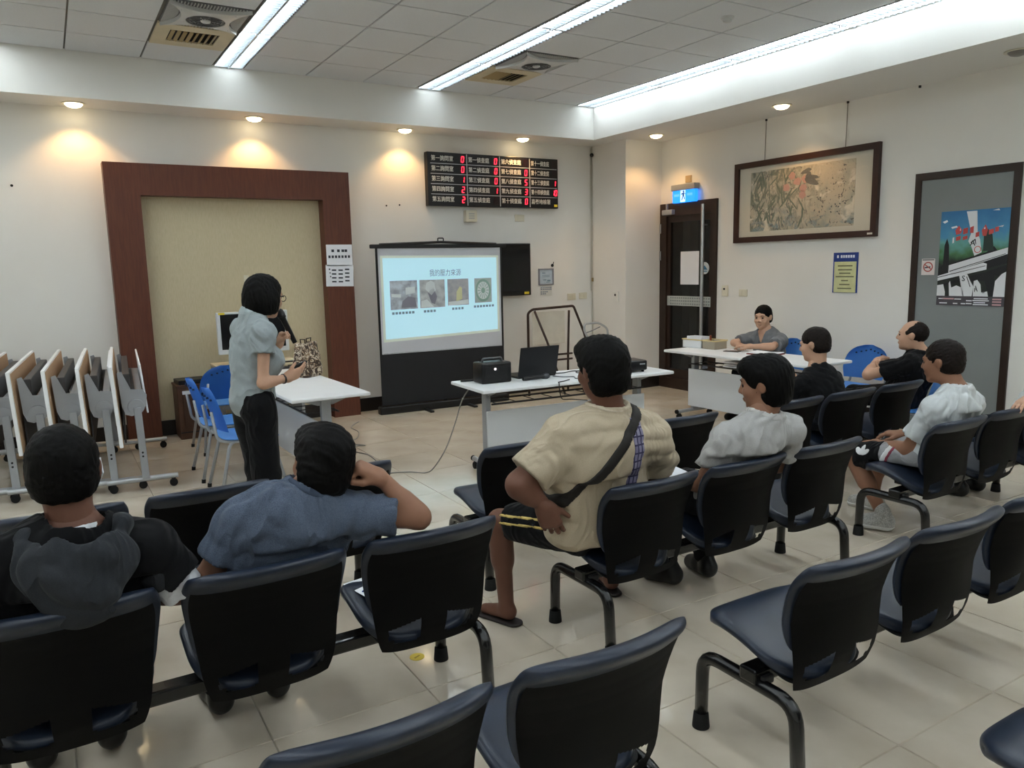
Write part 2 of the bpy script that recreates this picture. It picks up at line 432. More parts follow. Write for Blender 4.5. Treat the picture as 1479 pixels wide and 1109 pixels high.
diffuser(.934, 1.560, 6.86, 'yellowed air vent next to the fan above the portal')
fan(3.975, 4.595, 6.86, 'white recessed ceiling fan beside the light row above the projection screen')
diffuser(3.975, 4.595, 6.86, 'yellowed air vent next to the fan above the projection screen')
t = thing('smoke_detector', (4.93, 4.70, ZC+.002), 0, 'white smoke detector on a ceiling tile', 'smoke detector')
MB().lathe([(.055, 0), (.055, -.012), (.045, -.02)], 24).build('base', fanw_m, t, smooth='auto')
MB().lathe([(.035, -.018), (.034, -.038), (.02, -.045), (.0, -.046)], 24).build('sensor', fanw_m, t, smooth='auto')
# =================================================================== THINGS ON THE WALLS
# ---- digital board
bw, bh = 1.86, .622
t = thing('digital_board', (4.895, FY, 2.698), 0, 'black digital call board with white lettering and red numerals', 'display board', rot=ROT_F)
MB().rbox((0, 0, .045), (bw, bh, .085), .006).build('cabinet', mat('board_black', '#101013', .35), t)
line_m = mat('board_divider', '#b9bcc0', .5)
cols = [-bw/2+.03, -.405, .055, .495, bw/2]           # column dividers
for x in cols[1:4]: MB().box((x, 0, .0885), (.010, bh-.02, .004)).build('divider', line_m, t)
rowh = (bh-.03)/5
for k in range(1, 5): MB().box((.01, bh/2-.012-k*rowh, .0885), (bw-.06, .007, .004)).build('divider', line_m, t)
names = ['第一詢問室 第二詢問室 第三詢問室 第四詢問室 第五詢問室'.split(), '第一偵查庭 第二偵查庭 第三偵查庭 第四偵查庭 第五偵查庭'.split(),
         '第六偵查庭 第七偵查庭 第八偵查庭 第九偵查庭 第十偵查庭'.split(), '第十一偵查庭 第十二偵查庭 第十三偵查庭 第十四偵查庭 嘉義地檢署'.split()]
digs = [['0', '0', '1', '2', '2'], ['0', '0', '0', '1', ''], ['', '0', '5', '3', '0'], ['', '', '1', '10', '']]
SEG = {'0': 'abcdef', '1': 'bc', '2': 'abged', '3': 'abgcd', '5': 'afgcd'}
def seven(ch, x, y, w, h):
    mb = MB(); tk = .009; sl = .12
    P_ = {'a': (0, h/2, w, tk), 'g': (0, 0, w, tk), 'd': (0, -h/2, w, tk), 'b': (w/2, h/4, tk, h/2-tk*.6), 'c': (w/2, -h/4, tk, h/2-tk*.6), 'f': (-w/2, h/4, tk, h/2-tk*.6), 'e': (-w/2, -h/4, tk, h/2-tk*.6)}
    for s_ in SEG[ch]:
        a, b, c, d = P_[s_]; mb.box((x+a+sl*b, y+b, .0895), (c, d, .004))
    return mb
dark_led_m = mat('digit_window', '#1c0d12', .3)
for c in range(4):
    x0, x1 = cols[c]+.012, cols[c+1]-.012
    for r_ in range(5):
        y = bh/2-.012-(r_+.5)*rowh
        hasd = digs[c][r_] != '' or (c, r_) in ((1, 4), (2, 0), (3, 0), (3, 1))
        wd_ = .29 if c < 3 else .275
        if names[c][r_] == '嘉義地檢署': wd_ = .29
        text(names[c][r_], .066, lettering_m, t, (x0+.01+wd_/2, y-.002, .088), wd_, .001, 'room_name', bold=.0004)
        if hasd: MB().box((x1-.045, y, .088), (.075, .095, .002)).build('digit_window', dark_led_m, t)
        dg = digs[c][r_]
        for q, ch in enumerate(dg): seven(ch, x1-.045+(q-(len(dg)-1)/2)*.042, y, .03, .066).build('digit', led_m, t)
MB().box((bw/2-.04, -bh/2+.035, .0895), (.05, .03, .003)).build('sticker', yellow_m, t)

# ---- chime box, switch plates, outlets
def plate(name, x, z, w, h, d, label, cat, wall='F', m=cream_m, det=True, group=None, wx=None):
    loc = (x, FY, z) if wall == 'F' else ((RX, x, z) if wall == 'R' else (CX, x, z))
    t = thing(name, loc, 0, label, cat, group, rot=ROT_F if wall == 'F' else ROT_R)
    MB().rbox((0, 0, d/2), (w, h, d), min(.006, d*.4)).build('cover', m, t)
    if det == 'switch':
        for s in (-1, 1): MB().rbox((s*w*.22, 0, d+.002), (w*.3, h*.55, .006), .002).build('rocker', m, t)
    elif det == 'dot': MB().cyl((0, h*.18, d-.001), (0, h*.18, d+.004), min(w, h)*.16, 14).build('lens', black_m, t)
    elif det == 'slots': 
        for k in range(4): MB().box((0, (k-1.5)*h*.14, d+.001), (w*.5, h*.04, .003)).build('slot', ink2_m, t)
    return t
plate('chime_box', 4.548, 2.274, .155, .14, .07, 'cream chime box mounted under the digital board', 'chime box', det='slots')
plate('switch_plate', 5.277, 2.264, .14, .085, .012, 'blank cream wall plate under the digital board', 'wall plate', det=None)
plate('switch_plate', 6.082, 1.229, .135, .09, .014, 'cream double switch plate, the one nearer the framed notice', 'switch', det='switch')
plate('switch_plate', 6.273, 1.236, .13, .085, .014, 'cream double switch plate, the one next to the corner conduit', 'switch', det='switch')
t = plate('wall_sensor', 7.99, 1.228, .10, .135, .03, 'small white card reader with dark lens on the corner column', 'card reader', 'C', mat('reader_white', '#e6e5dd', .5), 'dot')
plate('wall_sensor', 6.655, 1.305, .085, .13, .03, 'cream push button box beside the glass door', 'button box', 'R', cream_m, 'dot')
plate('switch_plate', 6.378, 1.285, .125, .085, .014, 'cream switch plate between the glass door and the seated person in grey', 'switch', 'R', det='switch')
plate('socket_plate', 7.31, 2.693, .11, .085, .012, 'small cream socket above the blue exit sign', 'socket', 'R', mat('socket_tan', '#bfa987', .5), 'switch')
# conduit in the corner with camera
t = thing('conduit', (CX-.012, FY-.012, 0), 0, 'thin painted conduit running up the corner beside the column', 'conduit')
MB().cyl((0, 0, BH), (0, 0, ZS), .007, 10).build('pipe', pvc_m, t, smooth=True)
MB().cyl((-.018, -.003, 1.3), (-.018, -.003, ZS-.02), .006, 8).build('cable', pvc_m, t, smooth=True)
MB().box((0, -.012, 1.45), (.035, .01, .05)).build('saddle', diffd_m, t)
t = thing('security_camera', (CX-.035, FY-.05, 3.10), 0, 'tiny black dome camera at the top of the corner conduit', 'camera')
MB().lathe([(.0, -.02), (.018, -.018), (.026, -.005), (.026, .012), (.018, .024), (.0, .026)], 16, axis='y').build('body', black_m, t, smooth=True)
MB().lathe([(.0, -.024), (.010, -.023), (.012, -.015)], 12, axis='y').build('lens', mat('lens_glass', '#20242c', .08), t, smooth=True)
MB().box((.02, .035, 0), (.02, .05, .02)).build('bracket', pvc_m, t)
# wall marks
tag(MB().lathe([(.0, 0), (.012, 0), (.012, .004), (.0, .004)], 10).build('anchor_hole', hole_m), 'small dark screw anchor in the wall beside the portal', 'wall anchor')
o = bpy.data.objects['anchor_hole']; o.location = (-.184, FY, 2.482); o.rotation_euler = ROT_F
for x, z, l in ((3.466, 2.381, 'small dark wall plug near the digital board, the one next to the portal'), (3.63, 2.392, 'small dark wall plug near the digital board, the one next to the board')):
    c = o.copy(); col.objects.link(c); c.location = (x, FY, z); c['label'] = l; c.scale = (.8, .8, 1); c['category'] = 'wall anchor'

# ---- wall television behind the screen
t = thing('television', (5.05, FY, 1.612), 0, 'black flat television on the wall half hidden by the projection screen', 'television', rot=ROT_F)
MB().box((0, 0, .03), (.3, .3, .06)).build('wall_mount', dark_m, t)
MB().rbox((-.18, 0, .085), (1.0, .66, .05), .008).build('casing', black_m, t)
MB().box((-.18, .02, .1105), (.96, .58, .002)).build('panel', mat('tv_panel', '#0c0d10', .12), t)
MB().box((.25, -.30, .1115), (.07, .03, .003)).build('sticker', yellow_m, t)
# ---- small framed notice with printed lines
t = thing('framed_notice', (5.67, FY, 1.508), 0, 'small grey framed notice with pale blue sheet on the front wall', 'notice', rot=ROT_F)
fm = mat('notice_frame', '#8e9098', .4)
mb = MB(); rect(mb, 0, .10, .235, .016, 0, .02); rect(mb, 0, -.10, .235, .016, 0, .02); rect(mb, -.11, 0, .016, .2, 0, .02); rect(mb, .11, 0, .016, .2, 0, .02); mb.build('frame', fm, t)
MB().box((0, 0, .004), (.205, .185, .006)).build('sheet', mat('notice_sheet', '#bfcdd6', .5, var=.05, vscale=25), t)
mb = MB()
for (x, y, w, h) in ((-.035, .05, .05, .012), (0, .02, .12, .006), (0, .0, .12, .006), (-.02, -.04, .05, .012), (.045, -.05, .05, .02), (.03, -.07, .06, .008)): rect(mb, x, y, w, h, .007, .009)
mb.build('print', mat('notice_print', '#7f95a3', .7), t)
t = thing('printed_label', (5.672, FY, 1.33), 0, 'strip of small print stuck under the framed notice', 'label', rot=ROT_F)
MB().box((0, -.01, .001), (.19, .125, .002)).build('sheet', mat('label_film', '#dedcd2', .6), t)
mb = MB()
for r_, (y, n) in enumerate(((.035, 6), (.012, 6), (-.02, 4), (-.045, 3))):
    for k in range(n): rect(mb, -.075+k*.03, y, .022, .016, .002, .003)
mb.build('print', ink2_m, t)
t = thing('wall_hook', (5.775, FY, 1.655), 0, 'small black adhesive hook above the framed notice', 'hook', rot=ROT_F)
MB().lathe([(0, 0), (.02, 0), (.02, .012), (0, .016)], 14).build('pad', black_m, t); MB().tube([(.004, .0, .012), (.012, .03, .014), (.018, .045, .01)], .005, 8).build('hook', black_m, t)
# ---- papers taped on the portal
def sheet(name, x, z, w, h, label, tilt, lines, y=FF):
    t = thing(name, (x, y, z), 0, label, 'paper', rot=(R(90), tilt, 0))
    MB().rbox((0, 0, .003), (w, h, .004), .001, 1).build('sheet', paper_m, t)
    mb = MB()
    for (a, b, c, d) in lines: rect(mb, a, b, c, d, .005, .0065)
    mb.build('print', ink_m, t); return t
sheet('paper_notice', 2.812, 1.815, .295, .235, 'white paper notice taped higher on the portal post', 0, [(-.075, .05, .03, .028), (-.01, .05, .03, .028), (.04, .05, .03, .028), (.075, .05, .03, .028)]+[(-.115+k*.037, -.015, .024, .028) for k in range(7)])
L_ = []
for c in range(3):
    for r_ in range(4): L_.append((-.065+c*.075, .06-r_*.042+(.01 if c == 2 else 0), .05, .016))
L_ += [(-.115, .07, .015, .016), (-.11, .03, .012, .014), (-.105, -.01, .012, .014)]
sheet('paper_notice', 2.803, 1.592, .315, .235, 'white paper list taped lower on the portal post', R(1.5), L_)
# small plate on the fabric panel
tag(MB().rbox((1.83, FY-.021, 1.56), (.05, .012, .12), .003).build('switch_plate', cream_m), 'narrow cream plate on the beige fabric panel behind the woman', 'wall plate')

# ---- glass exit door
d1 = struct(MB().span((RX-.03, DY0, 0), (RX+.10, DY0+.075, DZ)).span((RX-.03, DY1-.12, 0), (RX+.10, DY1, DZ)).span((RX-.03, DY0+.075, DZ-.16), (RX+.10, DY1-.12, DZ)).span((RX-.03, DY0+.075, 0), (RX+.10, DY1-.12, .14)).build('door_1', brown_m))
a, b = DY0+.075, DY1-.12
mb = MB(); mb.span((RX+.0, a, .14), (RX+.05, a+.06, DZ-.16)); mb.span((RX, b-.05, .14), (RX+.05, b, DZ-.16)); mb.span((RX, a+.06, DZ-.24), (RX+.05, b-.05, DZ-.16)); mb.span((RX, a+.06, .14), (RX+.05, b-.05, .26))
mb.build('leaf_frame', brown_m, d1)
MB().span((RX+.02, a+.06, .26), (RX+.03, b-.05, DZ-.24)).build('pane', glass_m, d1)
MB().cyl((RX-.075, 6.985, .32), (RX-.075, 6.985, 2.36), .022, 14).span((RX-.075, 6.975, .5), (RX, 6.995, .52)).span((RX-.075, 6.975, 2.1), (RX, 6.995, 2.12)).build('pull_handle', steel_m, d1, smooth='auto')
mb = MB(); mb.rbox((RX-.055, 7.62, 2.30), (.06, .19, .065), .008); mb.box((RX-.04, 7.66, 2.36), (.03, .02, .10)); mb.build('door_closer', grey_m, d1)
for z in (2.1, 1.75): MB().cyl((RX-.04, DY1-.02, z-.06), (RX-.04, DY1-.02, z+.06), .012, 10).build('hinge', grey_m, d1)
mb = MB().span((RX-.002, a+.02, 1.10), (RX+.018, b-.0, 1.225)); mb.build('frosted_band', mat('frosted_band', '#b9beb9', .5), d1)
mb = MB()
for k in range(18):
    for j in range(3): mb.box((RX-.004, a+.055+k*.04, 1.125+j*.038), (.004, .022, .02))
mb.build('band_pattern', mat('frosted_pattern', '#878e8c', .5), d1)
MB().span((RX+.012, 7.13, 1.375), (RX+.019, 7.455, 1.795)).build('taped_paper', paper_m, d1)
o = MB().lathe([(0, 0), (.075, 0), (.075, .004), (0, .004)], 28).build('round_sticker', mat('sticker_white', '#dfe8ec', .5), d1); o.location = (RX+.019, 7.03, 1.58); o.rotation_euler = ROT_R
mb = MB(); mb.prism([(-.05, -.02), (.05, -.02), (.02, .012), (0, .035), (-.02, .012)], .004, .006); mb.prism([(-.04, -.045), (.04, -.045), (.04, -.033), (-.04, -.033)], .004, .006)
o2 = mb.build('sticker_print', mat('sticker_blue', '#3f7fa5', .5), d1); o2.location = (RX+.019, 7.03, 1.58); o2.rotation_euler = ROT_R
# ---- exit sign
t = thing('exit_sign', (RX, 7.325, 2.518), 0, 'lit blue exit sign with white figure above the glass door', 'exit sign', rot=ROT_R)
MB().rbox((0, .075, .05), (.42, .075, .09), .008).build('housing', grey_m, t)
MB().rbox((0, -.035, .05), (.40, .155, .05), .006).build('blue_face', mat('exit_blue', '#1f6fd0', .4, emit='#1c78e8', estr=1.6), t)
em = mat('exit_white', '#f4f8ff', .5, emit='#eaf4ff', estr=2.2)
mb = MB(); rect(mb, -.01, -.035, .085, .145, .075, .078); mb.build('lit_panel', mat('exit_pale', '#a8c9f2', .5, emit='#9cc4f7', estr=1.5), t)
mb = MB(); mb.lathe([(0, .078), (.013, .078), (.013, .081), (0, .081)], 12, c=(.004, .02, 0))
for q in ([(-.018, .004), (.016, .008), (.012, -.035), (-.012, -.035)], [(-.012, -.03), (.0, -.03), (-.02, -.085), (-.032, -.08)], [(0, -.03), (.012, -.03), (.03, -.07), (.02, -.08)], [(.012, .006), (.018, -.004), (.04, -.02), (.036, -.008)], [(-.018, .004), (-.014, -.008), (-.038, -.018), (-.04, -.008)]): mb.prism(q, .078, .081)
mb.build('running_figure', mat('figure_blue', '#2d5fb0', .5), t)
mb = MB(); rect(mb, -.12, -.02, .09, .03, .075, .078); rect(mb, .11, -.02, .09, .03, .075, .078); mb.build('print', mat('exit_light_blue', '#4d93e8', .5, emit='#4d93e8', estr=1.2), t)

# ---- framed painting with hanging wires
py, pz, pw, ph = (6.518+4.688)/2, 2.318, 1.83, .90
t = thing('framed_painting', (RX, py, pz), 0, 'wide framed ink painting of flowers and birds hanging on two wires', 'painting', rot=(R(90), 0, R(-90)))
fw = .062
mb = MB(); rect(mb, 0, ph/2-fw/2, pw, fw, .0, .045); rect(mb, 0, -ph/2+fw/2, pw, fw, 0, .045); rect(mb, -pw/2+fw/2, 0, fw, ph-2*fw, 0, .045); rect(mb, pw/2-fw/2, 0, fw, ph-2*fw, 0, .045)
mb.build('frame', mat('painting_frame', '#3a231b', .35, var=.08), t)
MB().box((0, 0, .008), (pw-2*fw, ph-2*fw, .012)).build('mount', mat('painting_mount', '#cfc9b6', .8), t)
def art_mat():
    m = bpy.data.materials.new('ink_painting'); m.use_nodes = True; nt = m.node_tree; b = nt.nodes['Principled BSDF']; b.inputs['Roughness'].default_value = .7
    tc = nt.nodes.new('ShaderNodeTexCoord'); base = None
    def layer(scale, lo, hi, colr, prev, stretch=(1, 1, 1), dist=1.5, mask=None, seed=0.):
        mp = nt.nodes.new('ShaderNodeMapping'); mp.inputs['Scale'].default_value = stretch; mp.inputs['Location'].default_value = (seed, seed*.7, 0); nt.links.new(tc.outputs['Object'], mp.inputs[0])
        n = nt.nodes.new('ShaderNodeTexNoise'); n.inputs['Scale'].default_value = scale; n.inputs['Detail'].default_value = 6; n.inputs['Distortion'].default_value = dist; nt.links.new(mp.outputs[0], n.inputs['Vector'])
        mr = nt.nodes.new('ShaderNodeMapRange'); mr.inputs[1].default_value = lo; mr.inputs[2].default_value = hi; mr.clamp = True; nt.links.new(n.outputs['Fac'], mr.inputs[0])
        fac = mr.outputs[0]
        if mask:
            sx = nt.nodes.new('ShaderNodeSeparateXYZ'); nt.links.new(tc.outputs['Object'], sx.inputs[0])
            m2 = nt.nodes.new('ShaderNodeMapRange'); m2.inputs[1].default_value = mask[1]; m2.inputs[2].default_value = mask[2]; m2.clamp = True; nt.links.new(sx.outputs[mask[0]], m2.inputs[0])
            mu = nt.nodes.new('ShaderNodeMath'); mu.operation = 'MULTIPLY'; nt.links.new(fac, mu.inputs[0]); nt.links.new(m2.outputs[0], mu.inputs[1]); fac = mu.outputs[0]
        mx = nt.nodes.new('ShaderNodeMix'); mx.data_type = 'RGBA'; nt.links.new(fac, mx.inputs[0])
        if prev is None: mx.inputs[6].default_value = (*hexc('#b9ad94'), 1)
        else: nt.links.new(prev, mx.inputs[6])
        mx.inputs[7].default_value = (*hexc(colr), 1); return mx.outputs[2]
    p = layer(2.2, .45, .7, '#8f9484', None)
    p = layer(4.5, .48, .56, '#6d7460', p, (1.4, .8, 1), 2.5, (0, .35, -.35), 3.)
    p = layer(7., .55, .62, '#566055', p, (2, .6, 1), 3., (0, .3, -.2), 5.)
    p = layer(5., .5, .62, '#6d8384', p, (1, 1, 1), 2., (1, -.05, -.3), 9.)
    p = layer(9., .60, .64, '#4a4a44', p, (1, 1, 1), 4., None, 2.)
    p = layer(6., .58, .68, '#d8cfb8', p, (1, 1, 1), 1., None, 12.)
    nt.links.new(p, b.inputs['Base Color']); return m
art = MB().box((-.02, .0, .0155), (1.34, .66, .003)).build('picture_sheet', art_mat(), t)
mb = MB()
rr = random.Random(3)
def blob(mb, x, y, rx, ry, n=14, jit=.18, z=.0175, a0=0.):
    pts = []
    for k in range(n):
        a = 2*math.pi*k/n; q = 1+rr.uniform(-jit, jit); X, Y = rx*q*math.cos(a), ry*q*math.sin(a)
        pts.append((x+X*math.cos(a0)-Y*math.sin(a0), y+X*math.sin(a0)+Y*math.cos(a0)))
    mb.prism(pts, z-.001, z)
for (x, y) in ((-.12, .24), (-.19, .12), (-.05, .17), (.03, .10), (.05, .19), (.02, .03)): blob(mb, x, y, .045, .04)
mb.build('painted_blossom', mat('blossom_pink', '#b98a7c', .8), t)
mb = MB()
for (x, y, rx, ry, a) in ((.06, .27, .07, .025, .3), (.13, .16, .09, .035, -.4), (.09, .22, .05, .03, .9), (.16, .20, .06, .02, -.2)): blob(mb, x, y, rx, ry, 12, .15, .0176, a)
for k in range(14): blob(mb, rr.uniform(.15, .55), rr.uniform(-.18, .0), .012, .008, 8, .2, .0176, rr.uniform(0, 3))
mb.build('painted_bird', mat('bird_ink', '#54554f', .8), t)
mb = MB()
for k in range(40):
    x, y = rr.uniform(-.62, .05), rr.uniform(-.28, .28); a = rr.uniform(.6, 2.3); blob(mb, x, y, rr.uniform(.04, .11), rr.uniform(.006, .014), 8, .1, .01715, a)
mb.build('painted_leaf', mat('leaf_ink', '#5d6a57', .8), t)
mb = MB()
for k in range(16):
    x, y = rr.uniform(-.55, .2), rr.uniform(-.2, .1); blob(mb, x, y, rr.uniform(.03, .06), rr.uniform(.025, .045), 10, .2, .0169)
mb.build('painted_petal', mat('petal_cream', '#cbbf9f', .8), t)
MB().box((pw/2-.06, -ph/2+.03, .0465), (.055, .018, .003)).build('name_plate', mat('plate_brass', '#d7d3c4', .4), t)
MB().box((0, 0, .022), (pw-2*fw, ph-2*fw, .003)).build('glazing', mat('clear_glass', '#ffffff', .02, alpha=.05, spec=.6), t)
for yy in (6.10, 5.078):
    xl = -(yy-py)
    MB().cyl((xl, ph/2, .02), (xl, ZS-pz-.01, .012), .0035, 6).build('wire', mat('wire_grey', '#77746a', .5), t)
    MB().rbox((xl, ZS-pz-.012, .012), (.018, .022, .02), .003).build('hook', dark_m, t)
tag(MB().rbox((RX-.012, 4.336, ZS-.012), (.02, .018, .022), .003).build('picture_hook', dark_m), 'unused small picture hook under the soffit above the poster door', 'hook')

# ---- notice on right wall
t = thing('wall_notice', (RX, 5.03, 1.515), 0, 'blue-headed notice with pale yellow sheet on the right wall', 'notice', rot=ROT_R)
MB().box((0, 0, .004), (.285, .41, .006)).build('backing', mat('notice_blue', '#25408c', .5), t)
MB().rbox((0, -.045, .0085), (.255, .315, .004), .0015, 1).build('sheet', mat('notice_yellow', '#d3d5a0', .6, var=.06, vscale=12), t)
mb = MB()
for k in range(7): rect(mb, -.075+k*.028 if k else -.09, .165, .02, .028, .007, .009)
mb.build('heading_print', mat('heading_white', '#e8ecf6', .6), t)
mb = MB()
for y, w in ((.07, .17), (.03, .16), (-.005, .13), (-.04, .21), (-.08, .08), (-.12, .12), (-.16, .16)): rect(mb, .0, y, w, .012, .0105, .0115)
mb.build('print', mat('print_olive', '#77795a', .7), t)

# ---- grey door with poster
d2 = struct(MB().span((RX-.02, 3.403, 0), (RX, 3.465, 2.42)).span((RX-.02, 4.262, 0), (RX, 4.323, 2.42)).span((RX-.02, 3.465, 2.352), (RX, 4.262, 2.42)).build('door_2', brown_m))
MB().span((RX-.008, 3.465, .01), (RX-.0, 4.262, 2.352)).build('door_leaf', mat('grey_door_panel', '#858a89', .45, var=.03, vscale=2.5), d2)
t = thing('door_poster', (RX-.009, 3.765, 1.637), 0, 'colourful poster with blue sky and white hands on the grey door', 'poster', rot=ROT_R)
w2, h2 = .295, .42
def sky_mat():
    m = bpy.data.materials.new('poster_sky'); m.use_nodes = True; nt = m.node_tree; b = nt.nodes['Principled BSDF']; b.inputs['Roughness'].default_value = .4
    tc = nt.nodes.new('ShaderNodeTexCoord'); sx = nt.nodes.new('ShaderNodeSeparateXYZ'); nt.links.new(tc.outputs['Object'], sx.inputs[0])
    n = nt.nodes.new('ShaderNodeTexNoise'); n.inputs['Scale'].default_value = 9; nt.links.new(tc.outputs['Object'], n.inputs['Vector'])
    ad = nt.nodes.new('ShaderNodeMath'); ad.operation = 'MULTIPLY_ADD'; ad.inputs[1].default_value = .18; nt.links.new(n.outputs['Fac'], ad.inputs[0]); nt.links.new(sx.outputs['Y'], ad.inputs[2])
    rp = nt.nodes.new('ShaderNodeValToRGB'); mr = nt.nodes.new('ShaderNodeMapRange'); mr.inputs[1].default_value = 0.05; mr.inputs[2].default_value = .5; nt.links.new(ad.outputs[0], mr.inputs[0]); nt.links.new(mr.outputs[0], rp.inputs[0])
    e = rp.color_ramp.elements; e[0].position = 0; e[0].color = (*hexc('#1d2620'), 1); e[1].position = 1; e[1].color = (*hexc('#2f73a8'), 1)
    for p_, c_ in ((.2, '#4a7a4e'), (.38, '#69a7a2'), (.6, '#4a92bd')): q = e.new(p_); q.color = (*hexc(c_), 1)
    nt.links.new(rp.outputs[0], b.inputs['Base Color']); return m
MB().box((0, 0, .002), (2*w2, 2*h2, .003)).build('sheet', sky_mat(), t)
def flat(name, polys, m, z): 
    mb = MB()
    for q in polys: mb.prism(q, z-.0006, z)
    return mb.build(name, m, t)
pk, pw_, pr, pg = mat('poster_black', '#1b1c1f', .4), mat('poster_white', '#e6e8ea', .4), mat('poster_red', '#c9504a', .4), mat('poster_grey', '#9a9da1', .4)
flat('dark_skyline', [[(-w2, -.21), (w2, -.05), (w2, .09), (.22, .05), (.18, .10), (.12, .05), (.02, .02), (-.08, -.01), (-.2, -.05), (-.21, .12), (-.23, .18), (-.25, .12), (-.255, -.06), (-w2, -.08)]], pk, .0042)
flat('tower_shapes', [[(.09, .06), (.09, .22), (.12, .25), (.16, .2), (.18, .06)]], mat('poster_dark_green', '#2b3a35', .4), .0046)
flat('white_barrel', [[(-.2, -.13), (w2, .03), (w2, .085), (-.2, -.06)], [(-w2, -.20), (.13, -.10), (.13, -.05), (.10, -.04), (-w2, -.155)]], pw_, .0050)
flat('barrel_line', [[(-.19, -.11), (.28, .035), (.28, .03), (-.19, -.118)], [(-w2, -.165), (.12, -.065), (.12, -.07), (-w2, -.172)]], pk, .0054)
flat('black_grip', [[(-w2, -.24), (.13, -.12), (w2, -.06), (w2, -.17), (.2, -.15), (.2, -.33), (.165, -.33), (.12, -.2), (-.05, -.2), (-w2, -.26)]], pk, .0047)
flat('white_hand', [[(-w2, -.3), (-w2, -.24), (-.24, -.23), (-.22, -.3), (-.22, -.335), (-w2, -.335)], [(-.19, -.22), (-.18, -.20), (-.165, -.26), (-.12, -.24), (-.07, -.26), (-.05, -.335), (-.18, -.335)], [(-.1, -.15), (-.03, -.14), (.0, -.2), (.03, -.25), (.02, -.335), (-.06, -.335), (-.08, -.24)], [(.03, -.2), (.06, -.19), (.09, -.23), (.1, -.3), (.15, -.29), (.16, -.335), (.03, -.335)], [(.21, -.2), (.26, -.14), (w2, -.12), (w2, -.335), (.2, -.335)],
                    [(-.07, .41), (.02, .41), (.035, .22), (.06, .16), (.08, .05), (.02, .02), (-.01, .1), (-.04, .15), (-.02, .22)], [(-.28, .33), (-.24, .345), (-.23, .33), (-.26, .315)], [(-.2, .28), (-.15, .29), (-.14, .275), (-.19, .265)], [(.15, .405), (.2, .415), (.21, .40)], [(.2, .265), (.25, .275), (.24, .26)]], pw_, .0058)
for q_ in ([[(-.02, .14), (.02, .17), (.03, .12), (.024, .12), (.015, .155), (-.018, .132)], [(-.03, -.16), (.005, -.25), (.0, -.255), (-.036, -.163)], [(.05, -.24), (.07, -.29), (.064, -.293), (.044, -.243)]]): flat('hand_line', [q_], pk, .0062)
o = text('A', .07, pk, t, (.0, .13, .0066), name='poster_letter'); text('S', .07, pk, t, (-.06, -.18, .0066), name='poster_letter'); text('F', .05, pk, t, (.05, -.28, .0066), name='poster_letter'); text('5', .05, pk, t, (.12, -.29, .0066), name='poster_letter')
flat('red_title', [[(-.16, .25), (-.13, .29), (-.10, .25), (-.11, .22), (-.15, .21)], [(-.09, .26), (-.05, .27), (-.05, .22), (-.09, .21)], [(-.03, .27), (.0, .28), (.0, .22), (-.03, .22)], [(.02, .22), (.05, .23), (.05, .19), (.02, .18)], [(.07, .24), (.10, .29), (.12, .24), (.11, .19), (.08, .19)], [(.13, .24), (.17, .25), (.17, .21), (.13, .20)], [(.18, .26), (.21, .265), (.21, .225), (.18, .22)], [(-.15, .19), (-.11, .20), (-.11, .165), (-.15, .155)], [(-.09, .19), (-.05, .2), (-.05, .17), (-.09, .16)]], pr, .0068)
flat('title_edge', [[(-.18, .185), (-.165, .19), (-.165, .14), (-.18, .135)], [(-.12, .245), (-.115, .27), (-.11, .245)], [(.085, .25), (.095, .27), (.10, .25)]], pw_, .0072)
o = MB(); o.lathe([(.024, .0066), (.030, .0066), (.030, .0070), (.024, .0070), (.024, .0066)], 20, c=(.045, .075, 0), caps=False); o.build('ring_mark', pr, t)
MB().box((0, -.378, .0046), (2*w2, .084, .001)).build('footer', mat('poster_footer', '#4b474c', .4), t)
mb = MB()
for (x, y, w) in ((-.25, -.36, .05), (-.1, -.362, .06), (-.23, -.40, .07), (-.12, -.402, .04), (-.05, -.402, .04), (.0, -.375, .05), (.0, -.40, .05), (.1, -.355, .12), (.1, -.372, .14), (.09, -.39, .1), (.1, -.407, .13)): rect(mb, x, y, w, .009, .005, .0056)
mb.build('footer_print', pw_, t)
mb = MB()
for (x, y, w) in ((-.19, -.36, .11), (.235, -.358, .075), (.235, -.38, .075), (.235, -.405, .075)): rect(mb, x, y, w, .013, .005, .0056)
mb.build('footer_block', mat('poster_pink', '#c69a9c', .4), t)
t = thing('no_smoking_sign', (RX-.009, 4.158, 1.565), 0, 'small white no smoking sticker on the grey door', 'sign', rot=ROT_R)
MB().rbox((0, 0, .0015), (.125, .15, .003), .001, 1).build('sheet', mat('sticker_pinkish', '#e4dad6', .5), t)
mb = MB(); n = 24
for k in range(n):
    a0, a1 = 2*math.pi*k/n, 2*math.pi*(k+1)/n; mb.prism([(.046*math.cos(a0), .046*math.sin(a0)), (.046*math.cos(a1), .046*math.sin(a1)), (.036*math.cos(a1), .036*math.sin(a1)), (.036*math.cos(a0), .036*math.sin(a0))], .003, .0045)
mb.box((0, 0, .004), (.08, .009, .0012), (0, 0, R(-35))); mb.build('red_ring', mat('sign_red', '#b5574f', .5), t)
mb = MB(); mb.box((-.004, -.004, .0035), (.055, .012, .0012), (0, 0, R(8))); rect(mb, 0, .065, .11, .008, .003, .004); mb.build('cigarette', ink_m, t)
